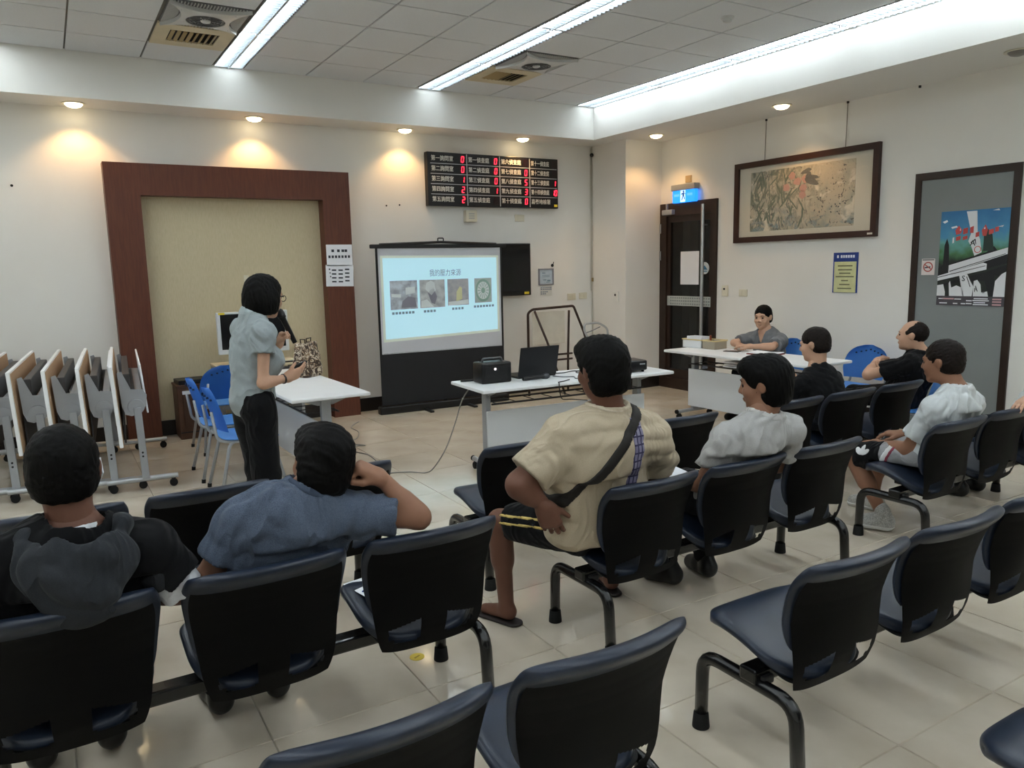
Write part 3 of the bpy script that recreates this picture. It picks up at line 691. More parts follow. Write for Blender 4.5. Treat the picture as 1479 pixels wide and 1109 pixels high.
# =================================================================== LINKED CHAIRS
def pad_mesh(fn, nu, nv):
    """closed pillow: fn(u,v,side) -> point; border of both sides coincide"""
    mb = MB(); idx = {}
    for s in (0, 1):
        for i in range(nu+1):
            for j in range(nv+1):
                border = i in (0, nu) or j in (0, nv)
                key = (i, j, 0 if border else s)
                if key not in idx:
                    rm = lambda q: math.copysign(1-(1-abs(q))**1.9, q)
                    idx[key] = len(mb.v); mb.v.append(tuple(fn(rm(-1+2*i/nu), (rm(-1+2*j/nv)+1)/2, 0 if border else (1 if s else -1))))
    g = lambda i, j, s: idx[(i, j, 0 if (i in (0, nu) or j in (0, nv)) else s)]
    for s in (0, 1):
        for i in range(nu):
            for j in range(nv):
                q = (g(i, j, s), g(i+1, j, s), g(i+1, j+1, s), g(i, j+1, s)); mb.f.append(q if s else q[::-1])
    return mb
def lerp_tab(tab, x):
    for (a, b), (c, d) in zip(tab, tab[1:]):
        if x <= c: return b+(d-b)*(x-a)/(c-a)
    return tab[-1][1]
def smooth_tab(tab, x):
    return (lerp_tab(tab, max(tab[0][0], x-.04))+lerp_tab(tab, x)*2+lerp_tab(tab, min(tab[-1][0], x+.04)))/4
BY_ = [(.29, -.150), (.33, -.180), (.40, -.205), (.52, -.225), (.62, -.245), (.70, -.275), (.77, -.315)]      # z -> y of the back's mid line
BW_ = [(.29, .196), (.33, .206), (.45, .218), (.55, .229), (.66, .244), (.72, .250), (.77, .250)]
def back_pt(u, z, off=0., wadd=0.):
    y = smooth_tab(BY_, z); w = smooth_tab(BW_, z)+wadd
    return Vector((u*w, y+.058*abs(u)**2.2*min(1, (z-.25)/.3)+off, z))
def squircle(u, v, k=.30):
    """map the square to a rounded square so that corners are round; u in -1..1, v in -1..1"""
    return u*math.sqrt(1-k*v*v/2*abs(v)**2), v*math.sqrt(1-k*u*u/2*abs(u)**2)
def make_backrest():
    # shell with two hand slots
    nu, nv = 100, 100; z0, z1 = .292, .735
    bm = bmesh.new(); vs = {}
    for i in range(nu+1):
        for j in range(nv+1):
            u, v = -1+2*i/nu, -1+2*j/nv; a, b = squircle(u, v)
            vs[i, j] = bm.verts.new(back_pt(a, z0+(z1-z0)*(b+1)/2))
    for i in range(nu):
        for j in range(nv):
            c = sum((vs[q].co for q in ((i, j), (i+1, j), (i+1, j+1), (i, j+1))), Vector())/4
            x, z = abs(c.x), c.z
            if .050 < x < .168 and .334 < z < .424-(x-.050)*.24 and not (x > .146 and z < .352) and not (x < .06 and z < .342): continue
            bm.faces.new((vs[i, j], vs[i+1, j], vs[i+1, j+1], vs[i, j+1]))
    bmesh.ops.solidify(bm, geom=bm.faces[:], thickness=.016)
    bmesh.ops.recalc_face_normals(bm, faces=bm.faces[:])
    me = bpy.data.meshes.new('backrest'); bm.to_mesh(me); bm.free(); me.shade_smooth(); me.set_sharp_from_angle(angle=R(40)); me.materials.append(shell_m)
    def fn(u, v, s):
        a, b = squircle(u, 2*v-1, .34); z = .44+(.772-.44)*(b+1)/2
        th = (max(0, 1-abs(u)**8)*max(0, 1-abs(2*v-1)**10))**.5
        roll = max(0, (z-.68)/.08)
        front = .020+.032*th if s == 1 else (.018 - (.036*roll+.004)*th if s == -1 else .018)
        return back_pt(a, z, front-.004*roll, .012)
    pm = pad_mesh(fn, 26, 24)
    mb = pm; me2 = bpy.data.meshes.new('vinyl_pad'); me2.from_pydata(mb.v, [], mb.f); me2.validate()
    bm = bmesh.new(); bm.from_mesh(me2); bmesh.ops.recalc_face_normals(bm, faces=bm.faces[:]); bm.to_mesh(me2); bm.free(); me2.shade_smooth(); me2.materials.append(vinyl_m)
    return me, me2
def make_seat():
    ZT = [(-.2, .322), (-.12, .345), (-.04, .385), (.05, .418), (.12, .432), (.17, .432), (.235, .402)]
    def fn(u, v, s):
        a, b = squircle(u, 2*v-1, .85); y = -.168+.415*(b+1)/2; w = .232+.012*(b+1)/2
        z = smooth_tab(ZT, y)+.022*abs(a)**3*(1-max(0, y)/.3)
        th = (max(0, 1-abs(u)**10)*max(0, 1-abs(2*v-1)**10))**.5
        return Vector((a*w, y, z+(.024*th if s == 1 else (-.030*th if s == -1 else 0))))
    def fn2(u, v, s):
        a, b = squircle(u, 2*v-1, .5); y = -.160+.37*(b+1)/2; w = .205
        z = smooth_tab(ZT, y)-.028+.016*abs(a)**3
        th = (max(0, 1-abs(u)**6)*max(0, 1-abs(2*v-1)**6))**.5
        return Vector((a*w, y, z+(.010*th if s == 1 else (-.012*th if s == -1 else 0))))
    out = []
    for f_, nm, m in ((fn, 'seat', vinyl_m), (fn2, 'seat_shell', shell_m)):
        mb = pad_mesh(f_, 24, 24); me = bpy.data.meshes.new(nm); me.from_pydata(mb.v, [], mb.f); me.validate()
        bm = bmesh.new(); bm.from_mesh(me); bmesh.ops.recalc_face_normals(bm, faces=bm.faces[:]); bm.to_mesh(me); bm.free(); me.shade_smooth(); me.materials.append(m); out.append(me)
    return out
def link(name, me, parent, loc=(0, 0, 0)):
    o = bpy.data.objects.new(name, me); col.objects.link(o); o.parent = parent; o.location = loc; return o
PITCH_ = .568
def make_bench():
    t = thing('linked_bench')
    me, me2 = make_backrest(); s1, s2 = make_seat()
    for k in (-1, 0, 1):
        b = link('backrest', me, t, (k*PITCH_, 0, 0)); link('vinyl_pad', me2, b)
        s = link('seat', s1, t, (k*PITCH_, 0, 0)); link('seat_shell', s2, s)
        MB().box((k*PITCH_, .0, .345), (.16, .16, .03)).build('bracket', dark_m, t)
    MB().rbox((0, -.02, .315), (1.62, .07, .05), .008).build('beam', tube_black_m, t)
    for s in (-1, 1):
        x = s*.78
        path = fillet([(x, .21, .02), (x, .205, .285), (x, -.19, .285), (x, -.21, .02)], .075, 6)
        l = MB().tube(path, .0235, 14).build('leg', tube_black_m, t, smooth=True)
        for y in (.21, -.21): MB().lathe([(.031, 0), (.031, .006), (.0265, .055), (.0238, .058)], 16, c=(x, y, 0)).build('rubber_foot', rubber_m, l, smooth='auto')
        MB().rbox((x-s*.02, -.02, .305), (.05, .10, .03), .006).build('leg_clamp', dark_m, t)
    return t
BENCH = [('D1', .51, 3.575, 'black three-seat linked bench in the front row beside the standing woman'),
         ('A1', 2.60, 3.505, 'black three-seat linked bench in the front row behind the laptop table'),
         ('B1', 4.69, 3.485, 'black three-seat linked bench in the front row under the seated person in black'),
         ('D2', .510, 2.578, 'black three-seat linked bench under the man in the grey hood'),
         ('A2', 2.675, 2.60, 'black three-seat linked bench under the man in the beige shirt'),
         ('E2', 4.85, 2.53, 'black three-seat linked bench under the man in white sneakers'),
         ('F3', .507, 1.600, 'empty black three-seat linked bench behind the man in the blue-grey shirt'),
         ('C3', 2.645, 1.628, 'empty black three-seat linked bench behind the man in the beige shirt'),
         ('G4', 2.67, .715, 'empty black three-seat linked bench in the rearmost row')]
proto = make_bench(); BN = {}
for i, (k, x, y, lab) in enumerate(BENCH):
    o = proto if i == 0 else copy_tree(proto)
    o.location = (x, y, 0); tag(o, lab, 'bench', 'rows of black linked chairs'); BN[k] = o
BN['B1'].rotation_euler.z = R(0.0)

# =================================================================== FOLDING TABLES
wood_under_m = mat('particle_board', '#b89878', .8, var=.06, vscale=60)
def caster(t, x, y):
    c = MB().lathe([(.012, -.018), (.028, -.016), (.030, -.010), (.030, .010), (.028, .016), (.012, .018)], 18, c=(x, y, .030), axis='x').build('caster', rubber_m, t, smooth='auto')
    MB().box((x, y, .052), (.02, .03, .03)).build('caster_fork', dark_m, c)
def folding_table(label, loc, rz, L=1.82, D=.60, H=.74, panel=True, panel_side=1, shelf=True, items=True, group='white folding tables'):
    """x = length, front (modesty panel) towards -y*panel_side"""
    t = thing('folding_table', loc, rz, label, 'table', group)
    top = MB().rbox((0, 0, H-.0135), (L, D, .027), .008, 2).build('tabletop', white_m, t)
    lx = L/2-.17
    for s in (-1, 1):
        MB().rbox((s*lx, 0, .39), (.045, .075, .60), .006).build('leg', grey_m, t)
        f = MB().tube([(s*lx, -D/2+.04, .083), (s*lx, D/2-.04, .083)], .021, 12).build('foot_bar', silver_m, t, smooth='auto')
        for q in (-1, 1): MB().lathe([(0, -.012), (.022, -.010), (.023, .01), (0, .012)], 12, c=(s*lx, q*(D/2-.035), .083), axis='y').build('end_cap', rubber_m, f)
        for q in (-1, 1): caster(t, s*lx, q*(D/2-.07))
        br = MB().prism([(-.20, H-.03), (.20, H-.03), (.16, H-.055), (.06, H-.09), (-.06, H-.09), (-.16, H-.055)], -.004, .004, Matrix.Translation((s*(lx), 0, 0)) @ Matrix(((0, 0, 1, 0), (1, 0, 0, 0), (0, 1, 0, 0), (0, 0, 0, 1)))).build('bracket', grey_m, t)
    MB().box((0, .02, H-.06), (2*lx, .05, .03)).build('top_rail', grey_m, t)
    if shelf:
        for y in (-.10, .14): MB().cyl((-lx, y, H-.15), (lx, y, H-.15), .008, 8).build('shelf_rail', dark_m, t)
        for k in range(9): MB().cyl((-lx+.05+k*(2*lx-.1)/8, -.10, H-.15), (-lx+.05+k*(2*lx-.1)/8, .14, H-.15), .004, 6).build('shelf_wire', dark_m, t)
    if panel: MB().rbox((0, -panel_side*.065, .33), (2*lx+.06, .016, .40), .004, 1).build('modesty_panel', mat('panel_light_grey', '#cfd2d4', .45), t)
    return t
folding_table('white folding table holding the laptop and loudspeaker', (3.63, 5.185, 0), R(-3))
folding_table('white folding table between the standing woman and the screen', (1.70, 6.34, 0), R(91.0), panel_side=-1)
folding_table('white folding table in front of the seated person in grey', (5.905, 5.235, 0), R(-88.5))
# small computer desk
t = thing('computer_desk', (1.765, 8.02, 0), 0, 'small pale desk under the computer monitor by the portal', 'desk')
MB().rbox((0, 0, .727), (.82, .5, .025), .005).build('desktop', mat('pale_wood', '#cdbf9f', .5, var=.06, stretch=(1, 8, 8)), t)
for s in (-1, 1): MB().box((s*.39, 0, .357), (.03, .46, .714)).build('side_panel', grey_m, t)
MB().box((0, .18, .45), (.78, .02, .4)).build('back_panel', grey_m, t)
# ---- folded tables in a row
def folded_table(label, loc, rz):
    t = thing('folded_table', loc, rz, label, 'folded table', 'folded tables parked side by side')
    L, lx = 1.82, .76
    tilt = R(2.2)
    # tabletop stands on its long edge; local y = length, x = across
    tp = MB().rbox((0, 0, 0), (.026, L, .61), .005, 2).build('tabletop', edge_m, t); tp.location = (-.13, 0, .68); tp.rotation_euler = (0, -tilt, 0)
    un = MB().box((.0155, 0, 0), (.004, L-.03, .58)).build('underside', wood_under_m, tp)
    for s in (-1, 1):
        y = s*lx
        # bracket plate with the pivot
        mtx = Matrix.Translation((0, y, 0)) @ Matrix(((1, 0, 0, 0), (0, 0, 1, 0), (0, 1, 0, 0), (0, 0, 0, 1)))
        pts = [(-.105, .92), (-.075, .93), (-.02, .79), (.06, .785), (.085, .74), (.075, .66), (.03, .60), (-.03, .585), (-.07, .60), (-.09, .66)]
        MB().prism(pts, -.006, .006, mtx).build('bracket', grey_m, t)
        MB().lathe([(0, -.016), (.058, -.014), (.06, .0), (.058, .014), (0, .016)], 24, c=(.005, y, .655), axis='y').build('pivot', grey_m, t, smooth='auto')
        MB().rbox((.02, y-s*(-.012), .37), (.052, .036, .56), .004, rot=(0, R(-1.5), 0)).build('leg', grey_m, t)
        for z in (.27, .30): MB().cyl((.02, y+s*.028, z), (.02, y+s*.034, z), .008, 8).build('bolt', black_m, t)
        MB().tube([(-.245, y, .085), (.255, y, .085)], .021, 12).build('foot_bar', silver_m, t, smooth='auto')
        for x in (-.20, .22):
            c = MB().lathe([(.012, -.018), (.028, -.016), (.030, -.010), (.030, .010), (.028, .016), (.012, .018)], 18, c=(x, y, .030), axis='y').build('caster', rubber_m, t, smooth='auto')
            MB().box((x, y, .055), (.03, .02, .03)).build('caster_fork', dark_m, c)
    MB().rbox((-.088, 0, .50), (.012, 2*lx-.06, .25), .003, 1).build('inner_panel', mat('dark_channel', '#3c3a3a', .5), t)
    MB().rbox((-.045, 0, .83), (.05, 2*lx-.02, .16), .006).build('channel', mat('dark_channel', '#3c3a3a', .5), t)
    MB().rbox((.03, 0, .77), (.05, 2*lx-.02, .03), .004).build('stretcher', grey_m, t)
    pn = MB().rbox((0, 0, 0), (.014, 2*lx-.1, .38), .003, 1).build('modesty_panel', edge_m, t); pn.location = (.07, 0, .78); pn.rotation_euler = (0, R(-4), 0)
    return t
N_ST = 6
proto = None
lab = ['folded white table parked next to the red-brown portal', 'second folded white table from the red-brown portal', 'third folded white table from the red-brown portal', 'fourth folded white table from the red-brown portal', 'fifth folded white table from the red-brown portal', 'sixth folded white table from the red-brown portal']
for k in range(N_ST):
    loc = (.545-.213*k, 7.175+.055*k, 0)
    if proto is None: o = proto = folded_table(lab[0], loc, R(-4.0))
    else: o = copy_tree(proto); o['label'] = lab[k]
    o.location = loc; o.rotation_euler = (0, 0, R(-4.0))

# =================================================================== BLUE CHAIRS
def blue_chair():
    t = thing('plastic_chair')
    # shell back: rounded oval plate with small holes; faces +y
    nu, nv = 20, 14; bm = bmesh.new(); vs = {}
    def bp(u, z):
        v = (z-.46)/.36; w = .235*math.sqrt(max(.02, 1-max(0, (v-.35)/.66)**3))*(.80+.2*min(1, v/.35))
        return Vector((u*w, -.19-.10*v+.045*u*u, z))
    for i in range(nu+1):
        for j in range(nv+1):
            vs[i, j] = bm.verts.new(bp(-1+2*i/nu, .50+.32*j/nv))
    for i in range(nu):
        for j in range(nv): bm.faces.new((vs[i, j], vs[i+1, j], vs[i+1, j+1], vs[i, j+1]))
    bmesh.ops.solidify(bm, geom=bm.faces[:], thickness=.012); bmesh.ops.recalc_face_normals(bm, faces=bm.faces[:])
    me = bpy.data.meshes.new('backrest'); bm.to_mesh(me); bm.free(); me.shade_smooth(); me.set_sharp_from_angle(angle=R(45)); me.materials.append(blue_m); b = link('backrest', me, t)
    hm = mat('vent_hole_dark', '#16305a', .8)
    for k in range(7):
        x = (k-3)*.045; z = .775-.012*abs(k-3)
        MB().lathe([(0, -.011), (.008, -.011), (.008, .011), (0, .011)], 8, c=(x, -.19-.10*(z-.46)/.36+.045*(x/.2)**2-.002, z), axis='y').build('vent_hole', hm, b)
    def fn(u, v, s):
        a, bq = squircle(u, 2*v-1); y = -.20+.42*(bq+1)/2; z = .445-.012*(1-(y/.2)**2)-(max(0, y-.13)/.09)**2*.03+.012*abs(a)**3
        th = (max(0, 1-abs(u)**6)*max(0, 1-abs(2*v-1)**6))**.5
        return Vector((a*.225, y, z+(.008*th if s == 1 else (-.010*th if s == -1 else 0))))
    mb = pad_mesh(fn, 18, 18); mb.build('seat', blue_m, t, smooth=True)
    for s in (-1, 1):
        MB().tube(fillet([(s*.245, -.25, .012), (s*.185, -.15, .425), (s*.185, .15, .425), (s*.245, .235, .012)], .05, 5), .0125, 10).build('leg', grey_m, t, smooth=True)
        for y in (-.25, .235): MB().cyl((s*.245, y, 0), (s*.243, y*.99, .03), .016, 10).build('foot_cap', rubber_m, t)
        MB().tube(fillet([(s*.185, -.12, .425), (s*.19, -.235, .44), (s*.175, -.262, .66)], .05, 4), .011, 8).build('back_tube', grey_m, t, smooth=True)
    MB().cyl((-.185, .1, .42), (.185, .1, .42), .01, 8).build('cross_bar', grey_m, t); MB().cyl((-.185, -.12, .42), (.185, -.12, .42), .01, 8).build('cross_bar', grey_m, t)
    return t
proto = None
for x, y, rz, lab in ((1.17, 6.58, -90, 'blue plastic chair beside the folded tables, its back to them'), (1.19, 5.95, -90, 'blue plastic chair partly hidden behind the standing woman'), (1.32, 7.55, 4, 'blue plastic chair facing the computer desk'),
                      (6.56, 4.56, 90, 'empty blue plastic chair behind the far table by the right wall'), (6.60, 5.48, 90, 'blue plastic chair under the seated person in grey'), (5.93, 3.60, 20, 'blue plastic chair under the reclining man in black')):
    if proto is None: o = proto = blue_chair()
    else: o = copy_tree(proto)
    o.location = (x, y, 0); o.rotation_euler = (0, 0, R(rz)); tag(o, lab, 'chair', 'blue plastic chairs')

# =================================================================== SMALL CABINET, MONITOR, BAG
wd_m = mat('cabinet_wood', '#5a3d2b', .5, var=.12, vscale=6, stretch=(1, 10, 1.5), color2='#4c3222')
t = thing('low_cabinet', (1.165, 8.325, 0), 0, 'low dark brown wooden cabinet against the beige panel', 'cabinet')
MB().rbox((0, 0, .265), (.31, .32, .53), .005).build('body', wd_m, t)
MB().rbox((0, 0, .54), (.325, .34, .022), .004).build('top', wd_m, t)
MB().rbox((.02, -.164, .30), (.25, .014, .40), .004).build('door', mat('cabinet_door', '#4d3324', .5, var=.1, vscale=6, stretch=(10, 1, 1.5)), t)
MB().box((.0, -.161, .07), (.30, .004, .012)).build('plinth_line', dark_m, t)
MB().box((-.06, -.173, .475), (.10, .004, .035)).build('label_card', paper_m, t)
t = thing('document_tray', (1.165, 8.31, .551), R(4), 'flat black box lying on the low cabinet', 'box')
MB().rbox((0, 0, .022), (.28, .25, .044), .006).build('body', black_m, t)
MB().box((0, -.126, .022), (.22, .003, .012)).build('slot', dark_m, t)
t = thing('computer_monitor', (1.755, 8.02, .74), R(0), 'white framed computer monitor with black screen behind the woman', 'monitor')
mw, mh = .70, .42
mb = MB(); mb.rbox((0, 0, .10+mh/2), (mw, .045, mh), .008); mb.build('casing', mat('monitor_white', '#cfd3d4', .4), t)
MB().box((0, -.0235, .115+mh/2), (mw-.07, .003, mh-.07)).build('screen', mat('monitor_black', '#0a0c12', .15), t)
MB().rbox((0, .03, .10), (.10, .04, .16), .008).build('neck', mat('monitor_white', '#cfd3d4'), t); MB().rbox((0, .0, .008), (.26, .20, .016), .006).build('stand', mat('monitor_white', '#cfd3d4'), t)
MB().box((-.30, -.024, .10+mh-.012), (.06, .004, .02)).build('sticker', yellow_m, t)
t = thing('document_pad', (2.03, 7.86, .74), R(10), 'cream document pad with black edge lying by the monitor', 'paper')
MB().rbox((0, 0, .006), (.22, .16, .012), .003).build('tray', black_m, t); MB().rbox((0, .01, .017), (.20, .14, .010), .002).build('paper', mat('cream_paper', '#e6dfc4', .7), t)
# patterned bag
def bag_mat():
    m = bpy.data.materials.new('bronze_leaf_print'); m.use_nodes = True; nt = m.node_tree; b = nt.nodes['Principled BSDF']; b.inputs['Roughness'].default_value = .32
    tc = nt.nodes.new('ShaderNodeTexCoord'); v = nt.nodes.new('ShaderNodeTexNoise'); v.inputs['Scale'].default_value = 16; v.inputs['Distortion'].default_value = 2.5; nt.links.new(tc.outputs['Object'], v.inputs['Vector'])
    rp = nt.nodes.new('ShaderNodeValToRGB'); rp.color_ramp.interpolation = 'CONSTANT'; e = rp.color_ramp.elements; e[0].position = 0; e[0].color = (*hexc('#3a2a1f'), 1); e[1].position = .47; e[1].color = (*hexc('#8d745a'), 1); q = e.new(.54); q.color = (*hexc('#d9cdb8'), 1); q = e.new(.62); q.color = (*hexc('#5a4535'), 1)
    nt.links.new(v.outputs['Fac'], rp.inputs[0]); nt.links.new(rp.outputs[0], b.inputs['Base Color']); return m
def crumple(me, amp, sc_):
    from mathutils import noise
    for v in me.vertices:
        n = noise.noise_vector(v.co*sc_); v.co += n*amp
t = thing('paper_bag', (1.885, 6.62, .74), R(30), 'bronze and cream leaf-patterned bag standing on the table', 'bag')
bm = bmesh.new(); bmesh.ops.create_cube(bm, size=1); bmesh.ops.subdivide_edges(bm, edges=bm.edges[:], cuts=7, use_grid_fill=True)
for v in bm.verts:
    h = v.co.z+.5; k = 1-.25*h if True else 1
    v.co = Vector((v.co.x*.22*(1+.05*h), v.co.y*.16*(1-.75*h), h*.30))
me = bpy.data.meshes.new('body'); bm.to_mesh(me); bm.free(); crumple(me, .018, 14); zmin = min(v.co.z for v in me.vertices)
for v in me.vertices: v.co.z = max(0, v.co.z)
me.shade_smooth(); me.materials.append(bag_mat()); link('body', me, t)
for s in (-1, 1): MB().tube([(s*.07, s*.012, .28), (s*.085, s*.02, .33), (s*.03, s*.02, .325), (s*.02, s*.01, .28)], .006, 8).build('handle', brown_m, t, smooth=True)

# =================================================================== THINGS ON THE LAPTOP TABLE
TT = .74
t = thing('loudspeaker_box', (2.985, 5.28, TT), R(-3), 'black portable loudspeaker with top handle on the laptop table', 'loudspeaker')
MB().rbox((0, 0, .083), (.265, .17, .165), .014, 3).build('cabinet', mat('speaker_black', '#0f0f11', .3), t, smooth='auto')
MB().tube(fillet([(-.085, 0, .16), (-.085, 0, .192), (.085, 0, .192), (.085, 0, .16)], .02, 4), .009, 8).build('handle', mat('handle_grey', '#6a6d70', .35, metal=.5), t, smooth=True)
for s in (-1, 1): MB().cyl((s*.09, .03, .16), (s*.09, .03, .205), .004, 8).build('antenna', dark_m, t)
MB().lathe([(0, 0), (.009, 0), (.009, .004), (0, .005)], 14, c=(-.015, -.087, .115), axis='y').build('power_light', mat('power_led', '#ffffff', .4, emit=(1, .75, .8), estr=3), t)
MB().box((0, -.0855, .08), (.20, .002, .11)).build('grille', mat('grille_black', '#08080a', .5, bump=.3, bscale=400), t)
t = thing('laptop', (3.41, 5.30, TT), R(0), 'open black laptop seen from behind its lid', 'laptop')
MB().rbox((0, .10, .010), (.37, .25, .018), .004).build('keyboard_base', black_m, t)
lid = MB().rbox((0, 0, .125), (.375, .010, .25), .004, 2).build('lid', mat('laptop_lid', '#15161a', .45), t); lid.location = (0, -.025, .015); lid.rotation_euler = (R(12), 0, 0)
MB().box((0, .0058, .125), (.35, .002, .22)).build('screen', mat('laptop_screen', '#0a0a0c', .2), lid)
t = thing('microphone', (3.31, 5.145, TT), R(6), 'black wireless microphone lying on the laptop table', 'microphone')
MB().lathe([(.0, -.13), (.015, -.128), (.017, -.1), (.016, .06), (.021, .075), (.021, .08)], 16, c=(0, 0, .022), axis='x').build('handle', mat('mic_black', '#161618', .35), t, smooth='auto')
MB().lathe([(.021, .08), (.026, .095), (.026, .115), (.018, .135), (0, .142)], 16, c=(0, 0, .022), axis='x').build('grille_head', mat('mic_grille', '#4a4c50', .4, metal=.6), t, smooth='auto')
t = thing('marker_pen', (2.845, 5.42, TT), R(-12), 'black marker pen near the corner of the laptop table', 'pen')
MB().lathe([(.0, -.07), (.008, -.068), (.009, .03), (.0095, .031), (.0095, .07), (.004, .075)], 12, c=(0, 0, .0095), axis='x').build('barrel', black_m, t, smooth='auto')
MB().box((.05, 0, .021), (.035, .004, .004)).build('clip', dark_m, t)
t = thing('projector', (4.20, 5.08, TT), R(-10), 'black projector with cables at the end of the laptop table', 'projector')
MB().rbox((0, 0, .058), (.28, .22, .085), .014, 3).build('body', mat('projector_black', '#101013', .3), t, smooth='auto')
MB().lathe([(.0, .0), (.03, .0), (.034, .02), (.034, .03), (.026, .03), (.02, .02)], 20, c=(-.05, .105, .06), axis='y').build('lens', mat('projector_lens', '#1c2230', .1), t, smooth='auto')
for a, b in ((-.11, -.08), (.11, -.08), (-.11, .08), (.11, .08)): MB().cyl((a, b, 0), (a, b, .02), .012, 10).build('foot', rubber_m, t)
MB().box((.09, -.1105, .07), (.05, .003, .012)).build('logo_plate', grey_m, t)
cab_m = mat('grey_cable', '#7d8085', .5); cabb_m = mat('black_cable', '#1b1c1f', .5)
def spline(pts, n=8):
    pts = [Vector(p) for p in pts]; out = []
    for i in range(len(pts)-1):
        p0, p1, p2, p3 = pts[max(i-1, 0)], pts[i], pts[i+1], pts[min(i+2, len(pts)-1)]
        for k in range(n):
            u = k/n; out.append(.5*((2*p1)+(p2-p0)*u+(2*p0-5*p1+4*p2-p3)*u*u+(3*p1-p0-3*p2+p3)*u**3))
    out.append(pts[-1]); return out
def cable(label, pts, r, m, cat='cable'): return tag(MB().tube(spline(pts), r, 8).build('cable', m, smooth=True), label, cat)
z = TT+.005
cable('grey cable looping from the projector across the laptop table', [(4.08, 4.985, z+.03), (4.05, 4.96, z), (4.11, 4.93, z), (3.98, 5.02, z), (3.87, 5.02, z), (3.83, 5.11, z), (3.72, 5.06, z), (3.70, 4.97, z), (3.60, 4.99, z), (3.64, 5.08, z), (3.57, 5.13, z), (3.53, 5.22, z)], .004, cab_m)
cable('black cable coiled beside the laptop', [(3.60, 5.36, z), (3.70, 5.32, z), (3.82, 5.36, z), (3.93, 5.30, z), (3.90, 5.22, z), (3.80, 5.25, z), (3.88, 5.33, z), (4.06, 5.22, z)], .004, cabb_m)
cable('thin grey cable hanging over the edge in front of the laptop', [(3.52, 4.97, z), (3.44, 4.93, z), (3.37, 4.905, z), (3.36, 4.885, z-.004), (3.36, 4.876, TT-.06), (3.40, 4.90, TT-.13), (3.55, 4.98, TT-.16), (3.72, 5.0, TT-.19)], .004, cabb_m)
cable('long grey power cable running from the laptop table across the floor to the screen', [(2.80, 5.33, .70), (2.745, 5.36, .60), (2.70, 5.40, .42), (2.62, 5.42, .22), (2.55, 5.50, .06), (2.50, 5.56, .006), (2.40, 5.66, .006), (2.25, 5.72, .006), (2.13, 5.66, .006), (2.14, 5.86, .006), (2.26, 6.0, .006), (2.30, 6.12, .006), (2.33, 6.42, .006), (2.28, 6.62, .006), (2.36, 6.82, .006), (2.44, 6.80, .006), (2.33, 7.02, .006), (2.48, 7.14, .006), (2.60, 7.42, .006), (2.62, 7.70, .006), (2.80, 7.95, .006)], .005, mat('cable_warm_grey', '#8b8983', .5))
t = thing('warning_tag', (3.98, 4.855, .655), R(-5), 'yellow triangular warning tag hanging under the table edge', 'tag', rot=(R(90), 0, R(-5)))
MB().prism([(-.06, 0), (.045, -.04), (.045, .045)], -.003, .003).build('triangle', mat('tag_yellow', '#e6b93a', .5), t); MB().prism([(.045, -.03), (.075, -.03), (.075, .04), (.045, .04)], -.002, .002).build('tail', dark_m, t)

# =================================================================== PROJECTION SCREEN
t = thing('projection_screen', (3.97, 8.16, 0), R(-2.2), 'standing pull-up projection screen showing a pale blue slide', 'projection screen')
sw = 1.60
MB().rbox((0, 0, .045), (1.68, .10, .09), .012).build('base_case', black_m, t)
for s in (-1, 1): MB().rbox((s*.28, -.10, .012), (.05, .28, .024), .006).build('foot', black_m, t)
MB().box((0, .0, .40), (sw, .006, .60)).build('black_drop', mat('screen_black_cloth', '#1c1d20', .75, var=.05), t)
cloth = MB().box((0, .0, 1.29), (sw-.05, .006, 1.20)).build('white_fabric', mat('screen_white_cloth', '#c9ccd2', .8), t)
for s in (-1, 1): MB().box((s*(sw/2-.0125), -.001, 1.29), (.025, .009, 1.22)).build('side_border', black_m, t)
MB().rbox((0, .0, 1.905), (1.72, .04, .045), .01).build('top_bar', black_m, t)
MB().tube([(-.75, -.01, 1.925), (0, -.01, 1.95), (.72, -.01, 1.925)], .015, 10).build('top_strut', black_m, t)
MB().tube(fillet([(-.035, 0, 1.94), (-.035, 0, 1.995), (.035, 0, 1.995), (.035, 0, 1.94)], .01, 3), .007, 8).build('carry_handle', black_m, t)
MB().box((0, .03, 1.0), (.04, .03, 1.85)).build('rear_mast', black_m, t)
# the projected slide, a slightly skewed rectangle of light
SL = mat('projected_slide', '#b6dbe8', .8, emit='#b4e4f4', estr=.34)
SLb = mat('projected_border', '#c9d3c6', .8, emit='#cfe0cc', estr=.16)
q0 = [(-.72, .86), (.72, .90), (.72, 1.765), (-.72, 1.775)]
def bil(u, v):      # u,v in 0..1 on the slide
    a = Vector(q0[0])*(1-u)+Vector(q0[1])*u; b = Vector(q0[3])*(1-u)+Vector(q0[2])*u; p = a*(1-v)+b*v; return p
MT = Matrix(((1, 0, 0, 0), (0, 0, -1, 0), (0, 1, 0, 0), (0, 0, 0, 1)))
def slide_poly(name, uvs, m, z): return MB().prism([bil(*q) for q in uvs], z-.0006, z, MT).build(name, m, cloth)
slide_poly('slide_edge', [(-.02, -.035), (1.02, -.035), (1.02, 1.03), (-.02, 1.03)], SLb, .0045)
slide_poly('slide', [(0, 0), (1, 0), (1, 1), (0, 1)], SL, .0052)
SLt = mat('slide_text', '#6f8a92', .8, emit='#7b98a0', estr=.12)
c0 = bil(.53, .80); text('我的壓力來源', .085, SLt, cloth, (c0.x, -.0056, c0.y), .40, .0004, 'slide_title', rot=(R(90), 0, 0))
def photo_mat(nm, c1, c2, sc_):
    m = mat(nm, c1, .8, color2=c2, vscale=sc_, detail=5, emit='#a9b6bb', estr=.10); return m
boxes = [(.05, .36, .28, .72), (.30, .36, .52, .72), (.545, .37, .735, .72), (.79, .385, .95, .72)]
